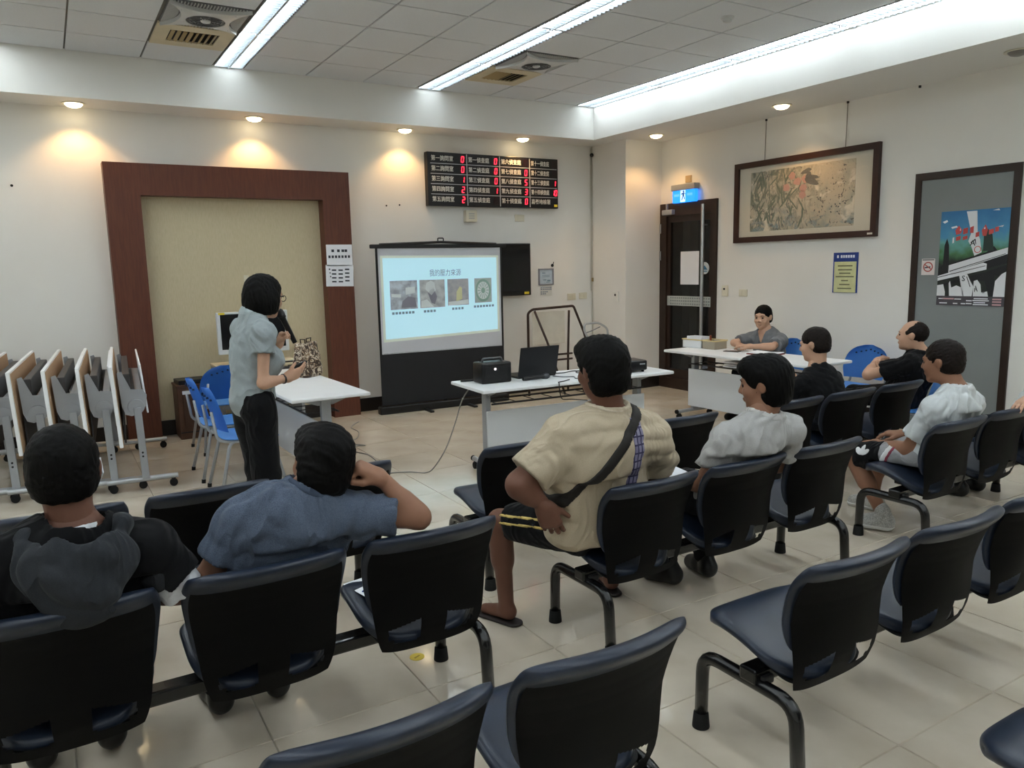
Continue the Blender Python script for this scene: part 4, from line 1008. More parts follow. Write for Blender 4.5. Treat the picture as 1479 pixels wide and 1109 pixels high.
pm = [photo_mat('slide_photo_room', '#8b8d97', '#b7c3cb', 14), photo_mat('slide_photo_person', '#93959a', '#c2c8c6', 10), photo_mat('slide_photo_statue', '#92939a', '#a7a6a6', 16), photo_mat('slide_photo_plate', '#9fb0ab', '#adbdb6', 9)]
for (a, b, c, d), m_ in zip(boxes, pm): slide_poly('slide_photo', [(a, b), (c, b), (c, d), (a, d)], m_, .0058)
pale = mat('slide_photo_pale', '#cbd3d2', .8, emit='#b9c6c9', estr=.12); darkp = mat('slide_photo_dark', '#7d7d88', .8, emit='#80848c', estr=.08); ylw = mat('slide_photo_yellow', '#c9cba0', .8, emit='#b9c08e', estr=.12); grn = mat('slide_photo_green', '#86a598', .8, emit='#86a598', estr=.1)
slide_poly('slide_detail', [(.18, .54), (.26, .56), (.26, .64), (.18, .63)], pale, .0063); slide_poly('slide_detail', [(.14, .38), (.27, .38), (.26, .5), (.2, .52), (.15, .46)], darkp, .0063); slide_poly('slide_detail', [(.06, .52), (.14, .51), (.14, .55), (.06, .56)], pale, .0063)
slide_poly('slide_detail', [(.35, .6), (.36, .68), (.40, .71), (.43, .68), (.44, .58), (.40, .52)], pale, .0063); slide_poly('slide_detail', [(.37, .55), (.42, .62), (.45, .5), (.43, .4), (.40, .42)], darkp, .0063); slide_poly('slide_detail', [(.31, .37), (.42, .37), (.36, .47), (.31, .45)], pale, .0063)
slide_poly('slide_detail', [(.62, .42), (.625, .55), (.655, .62), (.675, .6), (.675, .45)], ylw, .0063); slide_poly('slide_detail', [(.55, .37), (.73, .38), (.73, .44), (.55, .42)], pale, .0063)
cx, cy = .87, .552
for rr_, m_, z_ in ((.155, grn, .0062), (.12, pale, .0066), (.04, grn, .0070)): slide_poly('slide_detail', [(cx+rr_*.46*math.cos(2*math.pi*k/28), cy+rr_*math.sin(2*math.pi*k/28)) for k in range(28)], m_, z_)
for k in range(14):
    a = 2*math.pi*k/14; slide_poly('slide_detail', [(cx+.46*r_*math.cos(a+d), cy+r_*math.sin(a+d)) for r_, d in ((.05, -.05), (.11, -.06), (.11, .06), (.05, .05))], grn, .0070)
for (a, b), y in zip(((.06, .27), (.33, .46), (.58, .70), (.78, .98)), (.315, .315, .325, .335)):
    n = int((b-a)/.028)
    for k in range(n): slide_poly('slide_caption', [(a+k*.028, y-.014), (a+k*.028+.02, y-.014), (a+k*.028+.02, y+.016), (a+k*.028, y+.016)], SLt, .0058)

# =================================================================== FOLDED RACK AND HAND CART BY THE WALL
rk = mat('dark_brown_tube', '#35251e', .45)
t = thing('folding_rack', (5.52, 8.16, 0), R(-1), 'folded dark brown tubular rack leaning frame beside the screen', 'rack')
for y, x0, x1 in ((.0, -.335, .335),):
    MB().tube(fillet([(-.335, .05, 0), (-.335, .05, 1.06), (-.30, 0, 1.11), (.33, 0, 1.13), (.46, -.05, .78), (.66, -.10, .0)], .03, 4), .016, 10).build('front_frame', rk, t, smooth=True)
    MB().tube([(-.28, -.02, 1.09), (-.13, -.07, .70), (.10, -.13, .0)], .015, 10).build('brace', rk, t, smooth=True)
    MB().tube([(.30, .06, 1.07), (.30, .09, .5), (.30, .10, 0)], .015, 10).build('post', rk, t, smooth=True)
for z_ in (.50, .43, .12): MB().tube([(-.33, .08, z_), (.36, .08, z_)], .013, 8).build('cross_bar', rk, t, smooth=True)
MB().rbox((-.02, .06, .86), (.50, .006, .42), .002, 1).build('cloth_panel', mat('rack_cloth', '#d8d3c4', .8, var=.04, vscale=9), t)
t = thing('hand_cart', (5.89, 7.80, 0), R(0), 'silver hand cart handle behind the laptop table', 'hand cart')
MB().tube(fillet([(-.02, .05, .03), (.03, .0, .55), (-.06, .10, .83), (-.05, .10, .91), (.17, .10, .91), (.28, .06, .84), (.30, .0, .50), (.30, .05, .03)], .04, 5), .014, 10).build('handle_frame', silver_m, t, smooth=True)
MB().rbox((.14, -.06, .03), (.36, .26, .02), .005).build('toe_plate', silver_m, t)
for s in (-.03, .31): MB().lathe([(.02, -.018), (.06, -.016), (.062, 0), (.06, .016), (.02, .018)], 20, c=(s, .10, .062), axis='x').build('wheel', rubber_m, t, smooth='auto')
MB().tube([(-.04, .09, .79), (.05, .06, .82), (.17, .06, .86)], .006, 6).build('strap', cab_m, t)

# =================================================================== THINGS ON THE FAR TABLE
def open_box(name, w, d, h, m, t, z0=0, loc=(0, 0)):
    mb = MB(); x, y = loc; k = .006
    mb.span((x-w/2, y-d/2, z0), (x+w/2, y+d/2, z0+k))
    for s in (-1, 1): mb.span((x+s*w/2, y-d/2, z0), (x+s*(w/2-k), y+d/2, z0+h)); mb.span((x-w/2, y+s*d/2, z0), (x+w/2, y+s*(d/2-k), z0+h))
    return mb.build(name, m, t)
t = thing('carton_tray', (6.03, 5.98, TT), R(-86), 'white and tan carton trays holding papers on the far table', 'tray')
open_box('tray', .26, .19, .085, mat('tray_white', '#e2e4e6', .6), t, loc=(-.10, 0)); open_box('tray', .17, .19, .085, mat('tray_card', '#a99f8c', .7), t, loc=(.13, .0))
for x_, w_ in ((-.10, .27), (.13, .18)):
    mb = MB(); mb.box((x_, .097, .088), (w_, .012, .012)); mb.box((x_, -.097, .088), (w_, .012, .012)); mb.box((x_-w_/2, 0, .088), (.012, .2, .012)); mb.box((x_+w_/2, 0, .088), (.012, .2, .012)); mb.build('rim', mat('tray_tan_rim', '#d8c48e', .6), t)
for k in range(5): MB().box((-.10, -.06+k*.03, .075), (.22, .004, .09), (R(rr.uniform(-8, 8)), 0, R(rr.uniform(-5, 5)))).build('paper_sheet', paper_m, t)
MB().cyl((.05, .03, .02), (.05, .03, .135), .012, 10).build('bottle', mat('brown_bottle', '#8a4326', .4), t)
t = thing('open_booklet', (6.02, 5.15, TT), R(-78), 'white open booklet lying in front of the seated person in grey', 'booklet')
MB().rbox((-.0, 0, .006), (.30, .21, .012), .003).build('cover', mat('booklet_red', '#7a3b36', .6), t)
for s in (-1, 1): MB().box((s*.073, 0, .016), (.142, .20, .008), (0, R(s*-2.5), 0)).build('page', paper_m, t)
mb = MB()
for k in range(5): mb.box((.073, -.07+k*.03, .0235), (.10, .006, .001))
mb.build('print', ink2_m, t)
t = thing('smartphone', (5.95, 5.52, TT), R(-70), 'dark phone lying flat on the far table', 'phone')
MB().rbox((0, 0, .005), (.16, .08, .009), .004).build('body', mat('phone_dark', '#5a5554', .35), t); MB().box((0, 0, .0098), (.145, .068, .001)).build('screen', mat('phone_screen', '#33302f', .15), t)
for k, (z_, l_) in enumerate(((.595, 'upper'), (.60, 'lower'))): pass
t = thing('paper_stack', (5.90, 5.28, .600), R(-88), 'stack of white papers on the wire shelf under the far table', 'paper')
for k in range(3): MB().box((rr.uniform(-.02, .02), rr.uniform(-.01, .01), .004+k*.022), (.44, .2, .010)).build('paper_bundle', paper_m, t)

t = thing('handout_sheet', (2.415, 2.60, .665), 0, 'white handout sheet held beside the man in the pale grey shirt', 'paper', rot=(R(18), R(-8), R(25)))
MB().box((0, 0, 0), (.21, .16, .0015)).build('sheet', paper_m, t)
# =================================================================== SMALL FLOOR / SEAT ITEMS
t = thing('floor_sticker', (1.21, 2.86, 0), 0, 'round yellow floor sticker near the bench leg', 'sticker')
MB().lathe([(0, 0), (.032, 0), (.032, .0015), (0, .0015)], 24).build('disc', mat('sticker_yellow', '#e2c54a', .5), t)
MB().box((0, 0, .0018), (.03, .008, .0008), (0, 0, .4)).build('mark', mat('sticker_mark', '#b08f2e', .5), t)
t = thing('handout_sheet', (1.0, 2.62, .452), R(12), 'white handout sheet lying on the seat behind the tilted elbow', 'paper')
MB().box((0, 0, .002), (.21, .297, .002)).build('sheet', paper_m, t)
t = thing('ballpoint_pen', (.96, 2.66, .4545), R(30), 'blue ballpoint pen lying on the handout sheet', 'pen')
MB().lathe([(0, -.07), (.003, -.065), (.0045, -.05), (.0045, .06), (.003, .07)], 10, c=(0, 0, .0045), axis='x').build('barrel', mat('pen_blue', '#2b3f9e', .4), t, smooth='auto')
MB().box((.045, 0, .010), (.035, .002, .002)).build('clip', mat('pen_blue', '#2b3f9e'), t)
# =================================================================== PEOPLE
def V3(p): return np.array(p, dtype=np.float32)
def nrm(v): v = np.array(v, float); return v/np.linalg.norm(v)
def cone(a, b, ra, rb):
    a, b = V3(a), V3(b); ba = b-a; L2 = float(ba@ba)+1e-9
    def f(X, Y, Z):
        t = np.clip(((X-a[0])*ba[0]+(Y-a[1])*ba[1]+(Z-a[2])*ba[2])/L2, 0, 1)
        return np.sqrt((X-a[0]-ba[0]*t)**2+(Y-a[1]-ba[1]*t)**2+(Z-a[2]-ba[2]*t)**2)-(ra+(rb-ra)*t)
    return f
def ell(c, r, M_=None):
    c = V3(c); r = V3(r); M_ = np.eye(3) if M_ is None else np.array(M_)
    def f(X, Y, Z):
        x, y, z = X-c[0], Y-c[1], Z-c[2]
        q = [(x*M_[0, k]+y*M_[1, k]+z*M_[2, k])/r[k] for k in range(3)]
        k0 = np.sqrt(q[0]**2+q[1]**2+q[2]**2); k1 = np.sqrt((q[0]/r[0])**2+(q[1]/r[1])**2+(q[2]/r[2])**2)+1e-6
        return k0*(k0-1)/k1
    return f
def half(p, n):
    """inside where dot(P-p, n) < 0"""
    p = V3(p); n = nrm(n)
    return lambda X, Y, Z: (X-p[0])*n[0]+(Y-p[1])*n[1]+(Z-p[2])*n[2]
def slab(p, n, w):
    h = half(p, n); return lambda X, Y, Z: np.abs(h(X, Y, Z))-w
def smin(a, b, k):
    if k <= 0: return np.minimum(a, b)
    h = np.maximum(k-np.abs(a-b), 0)/k; return np.minimum(a, b)-h*h*k*.25
def union(prims, k=.03):
    def f(X, Y, Z):
        d = None
        for p in prims:
            kk = k
            if isinstance(p, tuple): p, kk = p
            v = p(X, Y, Z); d = v if d is None else smin(d, v, kk)
        return d
    return f
def cut(f, *gs, k=0):
    """intersect f with every g"""
    def h(X, Y, Z):
        d = f(X, Y, Z)
        for g in gs: d = np.maximum(d, g(X, Y, Z)) if k == 0 else -smin(-d, -g(X, Y, Z), k)
        return d
    return h
def minus(f, g, k=0.):
    return lambda X, Y, Z: -smin(-f(X, Y, Z), g(X, Y, Z), k)
def grow(f, e): return lambda X, Y, Z: f(X, Y, Z)-e
def chair_cut(f, ch, e=0.):
    """keep a sitter in front of the bench back (cx, y0)"""
    if ch is None: return f
    cx, y0 = ch[:2]; hw = ch[2] if len(ch) > 2 else .265; pl = half((0, y0-.160+e, .45), (0, 1, .215)); seat = half((0, 0, .452), (0, 0, 1))
    g_ = lambda X, Y, Z: np.maximum(np.maximum(pl(X, Y, Z)-.052*np.clip(np.abs(X-cx)/.25, 0, 1)**2, Z-.785), np.abs(X-cx)-hw)
    s_ = lambda X, Y, Z: np.maximum(np.maximum(np.maximum(Z-.453, .37-Z), np.abs(X-cx)-.235), np.abs(Y-y0-.03)-.195)
    return minus(minus(f, g_, .025), s_, .02)
def wrinkle(f, amp, freq, seed):
    rs = np.random.RandomState(seed); D = rs.randn(5, 3); D /= np.linalg.norm(D, axis=1)[:, None]; ph = rs.rand(5)*6.28
    def h(X, Y, Z):
        d = f(X, Y, Z)
        w = lambda i, fr: fr*(D[i, 0]*X+D[i, 1]*Y+D[i, 2]*Z)+ph[i]
        n = np.sin(w(0, freq)+2.2*np.sin(w(1, freq*.45)))*.6+np.sin(w(2, freq*1.5)+1.8*np.sin(w(3, freq*.6)))*.4
        return d+amp*(1-np.abs(n)*2)*.5 if True else d
    return h
def mesh_sdf(f, lo, hi, h):
    """naive surface nets"""
    lo = np.array(lo, float); hi = np.array(hi, float)
    n = np.maximum(4, np.ceil((hi-lo)/h).astype(int)+1)
    X = (lo[0]+h*np.arange(n[0], dtype=np.float32))[:, None, None].astype(np.float32); Y = (lo[1]+h*np.arange(n[1]))[None, :, None].astype(np.float32); Z = (lo[2]+h*np.arange(n[2]))[None, None, :].astype(np.float32)
    D = np.asarray(f(X, Y, Z)); D = np.broadcast_to(D, tuple(n)).astype(np.float32).copy()
    D[0] = D[-1] = 1; D[:, 0] = D[:, -1] = 1; D[:, :, 0] = D[:, :, -1] = 1
    S = D < 0
    c = np.zeros(tuple(n-1), int)
    for a in (0, 1):
        for b in (0, 1):
            for e in (0, 1): c += S[a:n[0]-1+a, b:n[1]-1+b, e:n[2]-1+e]
    act = (c > 0) & (c < 8); ids = -np.ones(act.shape, int); I = np.argwhere(act); ids[act] = np.arange(len(I))
    acc = np.zeros((len(I), 3)); cnt = np.zeros(len(I))
    corners = [(a, b, e) for a in (0, 1) for b in (0, 1) for e in (0, 1)]
    for p in corners:
        for ax in range(3):
            if p[ax]: continue
            q = list(p); q[ax] = 1
            d0 = D[I[:, 0]+p[0], I[:, 1]+p[1], I[:, 2]+p[2]]; d1 = D[I[:, 0]+q[0], I[:, 1]+q[1], I[:, 2]+q[2]]
            m = (d0 < 0) != (d1 < 0); t = np.where(m, d0/np.where(m, d0-d1, 1), 0)
            pos = np.tile(np.array(p, float), (len(I), 1)); pos[:, ax] += t
            acc += pos*m[:, None]; cnt += m
    verts = lo+h*(I+acc/np.maximum(cnt, 1)[:, None])
    faces = []
    for ax in range(3):
        o1, o2 = [(1, 2), (2, 0), (0, 1)][ax]
        sl0 = [slice(None)]*3; sl1 = [slice(None)]*3; sl0[ax] = slice(0, n[ax]-1); sl1[ax] = slice(1, n[ax])
        A, B = S[tuple(sl0)], S[tuple(sl1)]; E = np.argwhere(A != B)
        E = E[(E[:, o1] > 0) & (E[:, o2] > 0) & (E[:, o1] < n[o1]-1) & (E[:, o2] < n[o2]-1)]
        if not len(E): continue
        def gi(d1, d2):
            K = E.copy(); K[:, o1] += d1; K[:, o2] += d2; return ids[K[:, 0], K[:, 1], K[:, 2]]
        q = np.stack([gi(-1, -1), gi(0, -1), gi(0, 0), gi(-1, 0)], 1)
        fl = A[E[:, 0], E[:, 1], E[:, 2]]; q[~fl] = q[~fl][:, ::-1]; faces.append(q)
    return verts, np.concatenate(faces) if faces else np.zeros((0, 4), int)
def sdf_obj(name, parts, m, parent, origin):
    """parts: list of (f, lo, hi, h); vertices are stored relative to origin"""
    vs, fs, o = [], [], 0
    for f, lo, hi, h in parts:
        v, q = mesh_sdf(f, lo, hi, h); vs.append(v); fs.append(q+o); o += len(v)
    v = np.concatenate(vs)-np.array(origin); q = np.concatenate(fs)
    me = bpy.data.meshes.new(name); me.from_pydata(v.tolist(), [], q.tolist()); me.shade_smooth(); me.materials.append(m)
    ob = bpy.data.objects.new(name, me); col.objects.link(ob); ob.parent = parent
    return ob
def basis(heading, pitch=0., roll=0.):
    """columns right, forward, up; heading CCW from +Y, pitch nods down, roll tips towards the right ear"""
    M_ = Euler((0, 0, R(heading))).to_matrix() @ Euler((R(-pitch), 0, 0)).to_matrix() @ Euler((0, R(roll), 0)).to_matrix()
    return np.array(M_)
def bounds(pts, pad): a = np.array(pts, float); return a.min(0)-pad, a.max(0)+pad
skins = {}
def skin(name, c): return mat('skin_'+name, c, .5, var=.05, vscale=9, bump=.03, bscale=120, spec=.35)
def cloth(name, c, c2=None, sc_=60, rough=.85, fold=.55):
    if 'cloth_'+name in MATS: return MATS['cloth_'+name]
    m = mat('cloth_'+name, c, rough, color2=c2 or None, var=0 if c2 else .04, vscale=sc_*3.5, bump=.06, bscale=300, sheen=.05, spec=.15)
    nt = m.node_tree; b1 = [n for n in nt.nodes if n.type == 'BUMP'][0]
    tc = [n for n in nt.nodes if n.type == 'TEX_COORD'][0]; mp = nt.nodes.new('ShaderNodeMapping'); mp.inputs['Scale'].default_value = (1, 1, .6); mp.inputs['Rotation'].default_value = (.3, .5, .2); nt.links.new(tc.outputs['Object'], mp.inputs[0])
    n = nt.nodes.new('ShaderNodeTexNoise'); n.inputs['Scale'].default_value = 5.0; n.inputs['Detail'].default_value = 2.0; n.inputs['Distortion'].default_value = 1.2; nt.links.new(mp.outputs[0], n.inputs['Vector'])
    sb = nt.nodes.new('ShaderNodeMath'); sb.operation = 'SUBTRACT'; sb.inputs[1].default_value = .5; nt.links.new(n.outputs['Fac'], sb.inputs[0])
    ab = nt.nodes.new('ShaderNodeMath'); ab.operation = 'ABSOLUTE'; nt.links.new(sb.outputs[0], ab.inputs[0])
    pw = nt.nodes.new('ShaderNodeMath'); pw.operation = 'MULTIPLY'; pw.inputs[1].default_value = -4.; nt.links.new(ab.outputs[0], pw.inputs[0]); n = pw
    bp = nt.nodes.new('ShaderNodeBump'); bp.inputs['Strength'].default_value = fold; bp.inputs['Distance'].default_value = .03; nt.links.new(n.outputs[0], bp.inputs['Height']); nt.links.new(bp.outputs[0], b1.inputs['Normal'])
    return m
hair_black = mat('hair_black', '#050404', .6, color2='#0a0908', vscale=70, stretch=(1, 1, .25), bump=.25, bscale=90, spec=.14)
hair_brown = mat('hair_brown', '#120d0b', .5, color2='#1f1713', vscale=80, bump=.3, bscale=90, spec=.15)
hair_thin = mat('hair_thin_grey', '#3a332e', .6, color2='#5c4f46', vscale=70, bump=.4, bscale=110)
eye_m = mat('eye_dark', '#1a1412', .2)
lip_m = mat('lip', '#8e5a4c', .5)

def hand_prims(W_, d, n, side, curl, spread=.0, thumb=(.75, .55, .35), tcurl=25, scale=1.0):
    """W_ wrist, d along the hand, n out of the palm, side = unit vector towards the thumb"""
    d, n, s = nrm(d), nrm(n), nrm(side); W_ = np.array(W_, float); P_ = []; K = []
    offs = (.030, .0105, -.010, -.029); base = (.086, .089, .084, .076); lens = (.072, .080, .074, .058)
    for i in range(4):
        kn = W_+(d*base[i]+s*offs[i]-n*.0)*scale; K.append(kn)
        P_.append((cone(W_+s*offs[i]*.45*scale+d*.008, kn, .0185*scale, .0135*scale), .018))
    P_.append((cone(W_+(s*.02+d*.02+n*.006)*scale, W_+(s*.026+d*.05+n*.008)*scale, .018*scale, .014*scale), .015))
    P_.append((cone(W_+(-s*.022+d*.02+n*.006)*scale, W_+(-s*.026+d*.055+n*.006)*scale, .017*scale, .014*scale), .015))
    cu = curl if isinstance(curl[0], (list, tuple)) else [curl]*4
    for i in range(4):
        p = K[i]; ang = 0; r_ = .0092 if i < 3 else .0080
        dd = nrm(d+s*spread*(1.5-i)*.25)
        for j, fr in enumerate((.46, .30, .24)):
            ang += math.radians(cu[i][j]); v = dd*math.cos(ang)+n*math.sin(ang); q = p+v*lens[i]*fr*scale
            P_.append((cone(p, q, (r_-.0006*j)*scale, (r_-.0006*(j+1))*scale), .004)); p = q
    p = W_+(d*.022+s*.026+n*.006)*scale; v = nrm(d*thumb[0]+s*thumb[1]+n*thumb[2]); q = p+v*.044*scale
    P_.append((cone(p, q, .0145*scale, .0112*scale), .012)); v2 = nrm(v*math.cos(R(tcurl))+nrm(d*.6-s*.8+n*.1)*math.sin(R(tcurl))); q2 = q+v2*.034*scale
    P_.append((cone(q, q2, .0112*scale, .0088*scale), .004))
    return union(P_, .004), bounds([W_+d*.21, W_-d*.03, W_+s*.11, W_-s*.06, W_+n*.10, W_-n*.03, q2], .02)

def head_parts(c, B, female=False, s=1.0, neck=None, nr=.056):
    c = np.array(c, float); T = lambda x, y, z: c+B @ (np.array((x, y, z))*s)
    e = lambda x, y, z, rx, ry, rz, k=.02: (ell(T(x, y, z), np.array((rx, ry, rz))*s, B), k)
    k_ = lambda a, b, ra, rb, k=.012: (cone(T(*a), T(*b), ra*s, rb*s), k)
    pr = [e(0, -.012, .028, .077, .097, .090), e(0, .026, -.025, .065, .070, .088, .03), e(0, .040, -.078, .047, .044, .036, .03), e(0, .072, -.100, .020, .018, .016, .02),
          k_((-.036, .082, .026), (.036, .082, .026), .013, .013, .02), e(.040, .068, -.028, .022, .02, .02, .03), e(-.040, .068, -.028, .022, .02, .02, .03)]
    f = union(pr, .02)
    for sx in (-1, 1): f = minus(f, ell(T(sx*.032, .103, .004), np.array((.017, .016, .011))*s, B), .012)
    pr2 = [(f, 0), k_((0, .090, .016), (0, .108, -.024), .0085, .0125, .012), e(.011, .098, -.031, .009, .009, .008, .008), e(-.011, .098, -.031, .009, .009, .008, .008),
           e(0, .094, -.058, .024, .009, .006, .006), e(0, .092, -.067, .020, .009, .006, .006)]
    for sx in (-1, 1):
        pr2 += [e(sx*.081, -.006, -.002, .009, .020, .031, .008), e(sx*.085, -.012, .004, .007, .017, .024, .004)]
    if neck is not None: pr2.append((cone(T(0, -.022, -.055), neck, nr*s*.98, nr*s*1.08), .03))
    return union(pr2, .01), bounds([T(a, b, e_) for a in (-.13, .13) for b in (-.14, .15) for e_ in (-.15, .14)]+([neck] if neck is not None else []), .03)
def hair_part(c, B, style, s=1.0, seed=1):
    c = np.array(c, float); T = lambda x, y, z: c+B @ (np.array((x, y, z))*s)
    E = lambda x, y, z, rx, ry, rz: ell(T(x, y, z), np.array((rx, ry, rz))*s, B)
    U = lambda x, y, z: B @ np.array((x, y, z))
    if style == 'bob':
        f = union([E(0, -.015, .038, .094, .112, .098), E(0, -.035, -.03, .103, .092, .105), E(.07, .0, -.05, .032, .055, .075), E(-.07, .0, -.05, .032, .055, .075)], .04)
        f = minus(f, E(0, .105, -.03, .066, .08, .105), .015); f = cut(f, half(T(0, -.02, -.112), U(0, .25, -1)), k=.02)
    elif style == 'full':
        f = union([E(0, -.018, .040, .096, .114, .098), E(0, -.042, -.035, .090, .078, .090), E(0, .05, .085, .075, .06, .045)], .04)
        f = minus(f, E(0, .112, -.035, .080, .085, .095), .015); f = minus(f, E(.088, .008, -.030, .022, .030, .045), .01); f = minus(f, E(-.088, .008, -.030, .022, .030, .045), .01); f = cut(f, half(T(0, -.04, -.108), U(0, -.1, -1)), k=.02)
    elif style == 'short':
        f = union([E(0, -.016, .038, .087, .106, .095), E(0, -.040, -.02, .083, .072, .072)], .03)
        f = minus(f, E(0, .118, -.03, .085, .085, .090), .015); f = minus(f, E(.088, .006, -.024, .024, .030, .046), .01); f = minus(f, E(-.088, .006, -.024, .024, .030, .046), .01); f = cut(f, half(T(0, -.04, -.070), U(0, .15, -1)), k=.02)
    elif style == 'bald':
        f = E(0, -.016, .025, .084, .103, .092); f = minus(f, E(0, .075, .085, .080, .095, .062), .02); f = minus(f, E(0, .115, -.03, .095, .085, .13), .015)
        f = minus(f, E(.088, .006, -.024, .024, .030, .046), .01); f = minus(f, E(-.088, .006, -.024, .024, .030, .046), .01); f = cut(f, half(T(0, -.04, -.065), U(0, .1, -1)), k=.02)
    f = wrinkle(f, .0045, 150, seed)
    return f, bounds([T(a, b, e_) for a in (-.13, .13) for b in (-.16, .13) for e_ in (-.15, .16)], .01)

def person(sp):
    hd = sp['heading']; B = basis(hd); rt, fw = B[:, 0], B[:, 1]; g = lambda k: np.array(sp[k], float)
    b = sp.get('build', 1.0); origin = np.array((sp['pelvis'][0], sp['pelvis'][1], 0.))
    t = thing('person', tuple(origin), 0, sp['label'], 'person')
    pel, che, nk, hd_c = g('pelvis'), g('chest'), g('neck'), g('head')
    upv = nrm(nk-pel); Bt = np.stack([rt, nrm(np.cross(upv, rt)), upv], 1)
    Bh = basis(hd+sp.get('hyaw', 0), sp.get('hpitch', 0), sp.get('hroll', 0))
    hs = sp.get('hscale', 1.0); sk = sp['skin']; arm = sp.get('arm', 1.0)
    abd = sp.get('belly', pel*.5+che*.5+fw*.01)
    dep = sp.get('depth', 1.0)
    torso = [ell(pel, (.165*b, .125*dep, .125), Bt), ell(abd, (.150*b*sp.get('waist', 1.), .118*dep*sp.get('waistd', 1.), .15), Bt), ell(che+upv*.02, (.165*b, .118*dep, .185), Bt),
             cone(g('shL')-upv*.01, g('shR')-upv*.01, .058*arm, .058*arm), cone(nk+upv*(.01-.09*(b-1)), g('shL')*.8+nk*.2-upv*.01, .05+.03*(b-1), .045+.05*(b-1)), cone(nk+upv*(.01-.09*(b-1)), g('shR')*.8+nk*.2-upv*.01, .05+.03*(b-1), .045+.05*(b-1))]
    if sp.get('bust'): torso += [ell(che+fw*.085+rt*x-upv*.03, (.07, .065, .07), Bt) for x in (-.065, .065)]
    def limb(p, q, r, rr_): return cone(p, q, r, rr_)
    body = list(torso); L = {}
    for s in 'LR':
        sh, el, wr = g('sh'+s), g('el'+s), g('wr'+s)
        body += [(limb(sh, el, .046*arm, .038*arm), .03), (limb(el, wr, .040*arm, .0255*arm**.5), .015), (cone(el+(wr-el)*.12, el+(wr-el)*.4, .040*arm, .036*arm), .02)]
        hp, kn, an = g('hip'+s), g('kn'+s), g('an'+s)
        body += [(limb(hp, kn, .078*b**.6, .052), .04), (limb(kn, an, .050, .036), .02), (cone(kn+(an-kn)*.15, kn+(an-kn)*.45, .050, .052), .03)]
        if sp.get('feet') in ('bare', 'sandal'):
            toe = g('toe'+s); body += [(cone(an-np.array((0, 0, .035)), toe, .036, .026), .02), (cone(an-np.array((0, 0, .045))-nrm(toe-an)*.02, an-np.array((0, 0, .03)), .035, .035), .02)]
    body.append((cone(nk-upv*.03, nk+(hd_c-nk)*.35, .06, .055), .03))
    bf = union(body, .045)
    ch = sp.get('chair'); bf = chair_cut(bf, ch, .012)
    if sp.get('feet') in ('bare', 'sandal'): bf = cut(bf, half((0, 0, .012), (0, 0, -1)))
    allp = [sp[k] for k in ('pelvis', 'chest', 'neck')]+[sp[a+s] for a in ('sh', 'el', 'wr', 'hip', 'kn', 'an') for s in 'LR']+([sp['toe'+s] for s in 'LR'])
    lo, hi = bounds(allp, .19); lo[2] = max(lo[2], -.012)
    neckp = nk-upv*.0
    parts = [(bf, lo, hi, .0105)]
    hf, (hl, hh) = head_parts(hd_c, Bh, s=hs, neck=nk+upv*.0)
    parts.append((hf, hl, hh, .0052))
    for s in 'LR':
        hnd = sp.get('hand'+s)
        wr = g('wr'+s); el = g('el'+s); d = nrm(wr-el)
        if hnd is None: hnd = dict(d=d, n=(0, 0, -1), side=-rt*(1 if s == 'R' else -1), curl=(25, 25, 15))
        dd = nrm(hnd.get('d', d)); n = np.array(hnd['n'], float); n = nrm(n-dd*(n@dd)); sd = np.array(hnd['side'], float); sd = nrm(sd-dd*(sd@dd)-n*(sd@n))
        f, (l_, h_) = hand_prims(wr, dd, n, sd, hnd['curl'], hnd.get('spread', .2), hnd.get('thumb', (.75, .55, .35)), hnd.get('tcurl', 25), hnd.get('scale', 1.0)*sp.get('handscale', 1.))
        parts.append((union([f, (cone(wr-d*.05, wr+dd*.01, .0275*arm**.5, .022), .02)]), l_-np.array(.03), h_+.03, .0042))
    body_o = sdf_obj('body', parts, sk, t, origin)
    # eyes and brows
    T = lambda x, y, z: hd_c+Bh @ (np.array((x, y, z))*hs)
    for sx in (-1, 1):
        mb = MB(); p = T(sx*.032, .084, .004)-origin; mb.lathe([(0, -.011), (.007, -.008), (.010, 0), (.007, .008), (0, .011)], 10, c=tuple(p)); mb.build('eye', eye_m, t, smooth=True)
        MB().tube([tuple(T(sx*.016, .098, .026)-origin), tuple(T(sx*.034, .096, .031)-origin), tuple(T(sx*.050, .086, .025)-origin)], [.002, .0032, .0018], 6).build('eyebrow', hair_black, t)
    if sp.get('hair'):
        f, (l_, h_) = hair_part(hd_c, Bh, sp['hair'][0], hs, sp.get('seed', 1)); sdf_obj('hair', [(f, l_, h_, .0055)], sp['hair'][1], t, origin)
    # shirt
    st = sp['shirt']; e = st.get('ease', .014)
    sleeves = []; frac = st.get('sleeve', .62)
    for s in 'LR':
        sh, el, wr = g('sh'+s), g('el'+s), g('wr'+s); fr = frac if not isinstance(frac, dict) else frac[s]
        if fr <= 1:
            end = sh+(el-sh)*fr; dr = nrm(el-sh)
            slv = cone(sh, sh+(el-sh)*min(1.2, fr+.15), (.055*arm+e), (.050*arm+e*1.6)); sleeves.append(cut(slv, half(end, dr)))
        else:
            q = fr-1; end = el+(wr-el)*q; dr = nrm(wr-el)
            sleeves.append(cone(sh, el, .052*arm+e, .046*arm+e)); sleeves.append(cut(cone(el, el+(wr-el)*min(1.1, q+.1), .046*arm+e, .036*arm+e), half(end, dr)))
    hem = g('hem') if 'hem' in sp else pel-upv*.09
    body_s = cut(union([grow(union(torso, .05), e)], .03), half(hem, -upv))
    sf0 = union([body_s]+[(q, .035) for q in sleeves], .035)
    nr_ = st.get('neck', .078)
    sf = minus(sf0, ell(nk+upv*.045+fw*st.get('neckf', .012), (nr_, nr_*1.0, .065), Bt), .008)
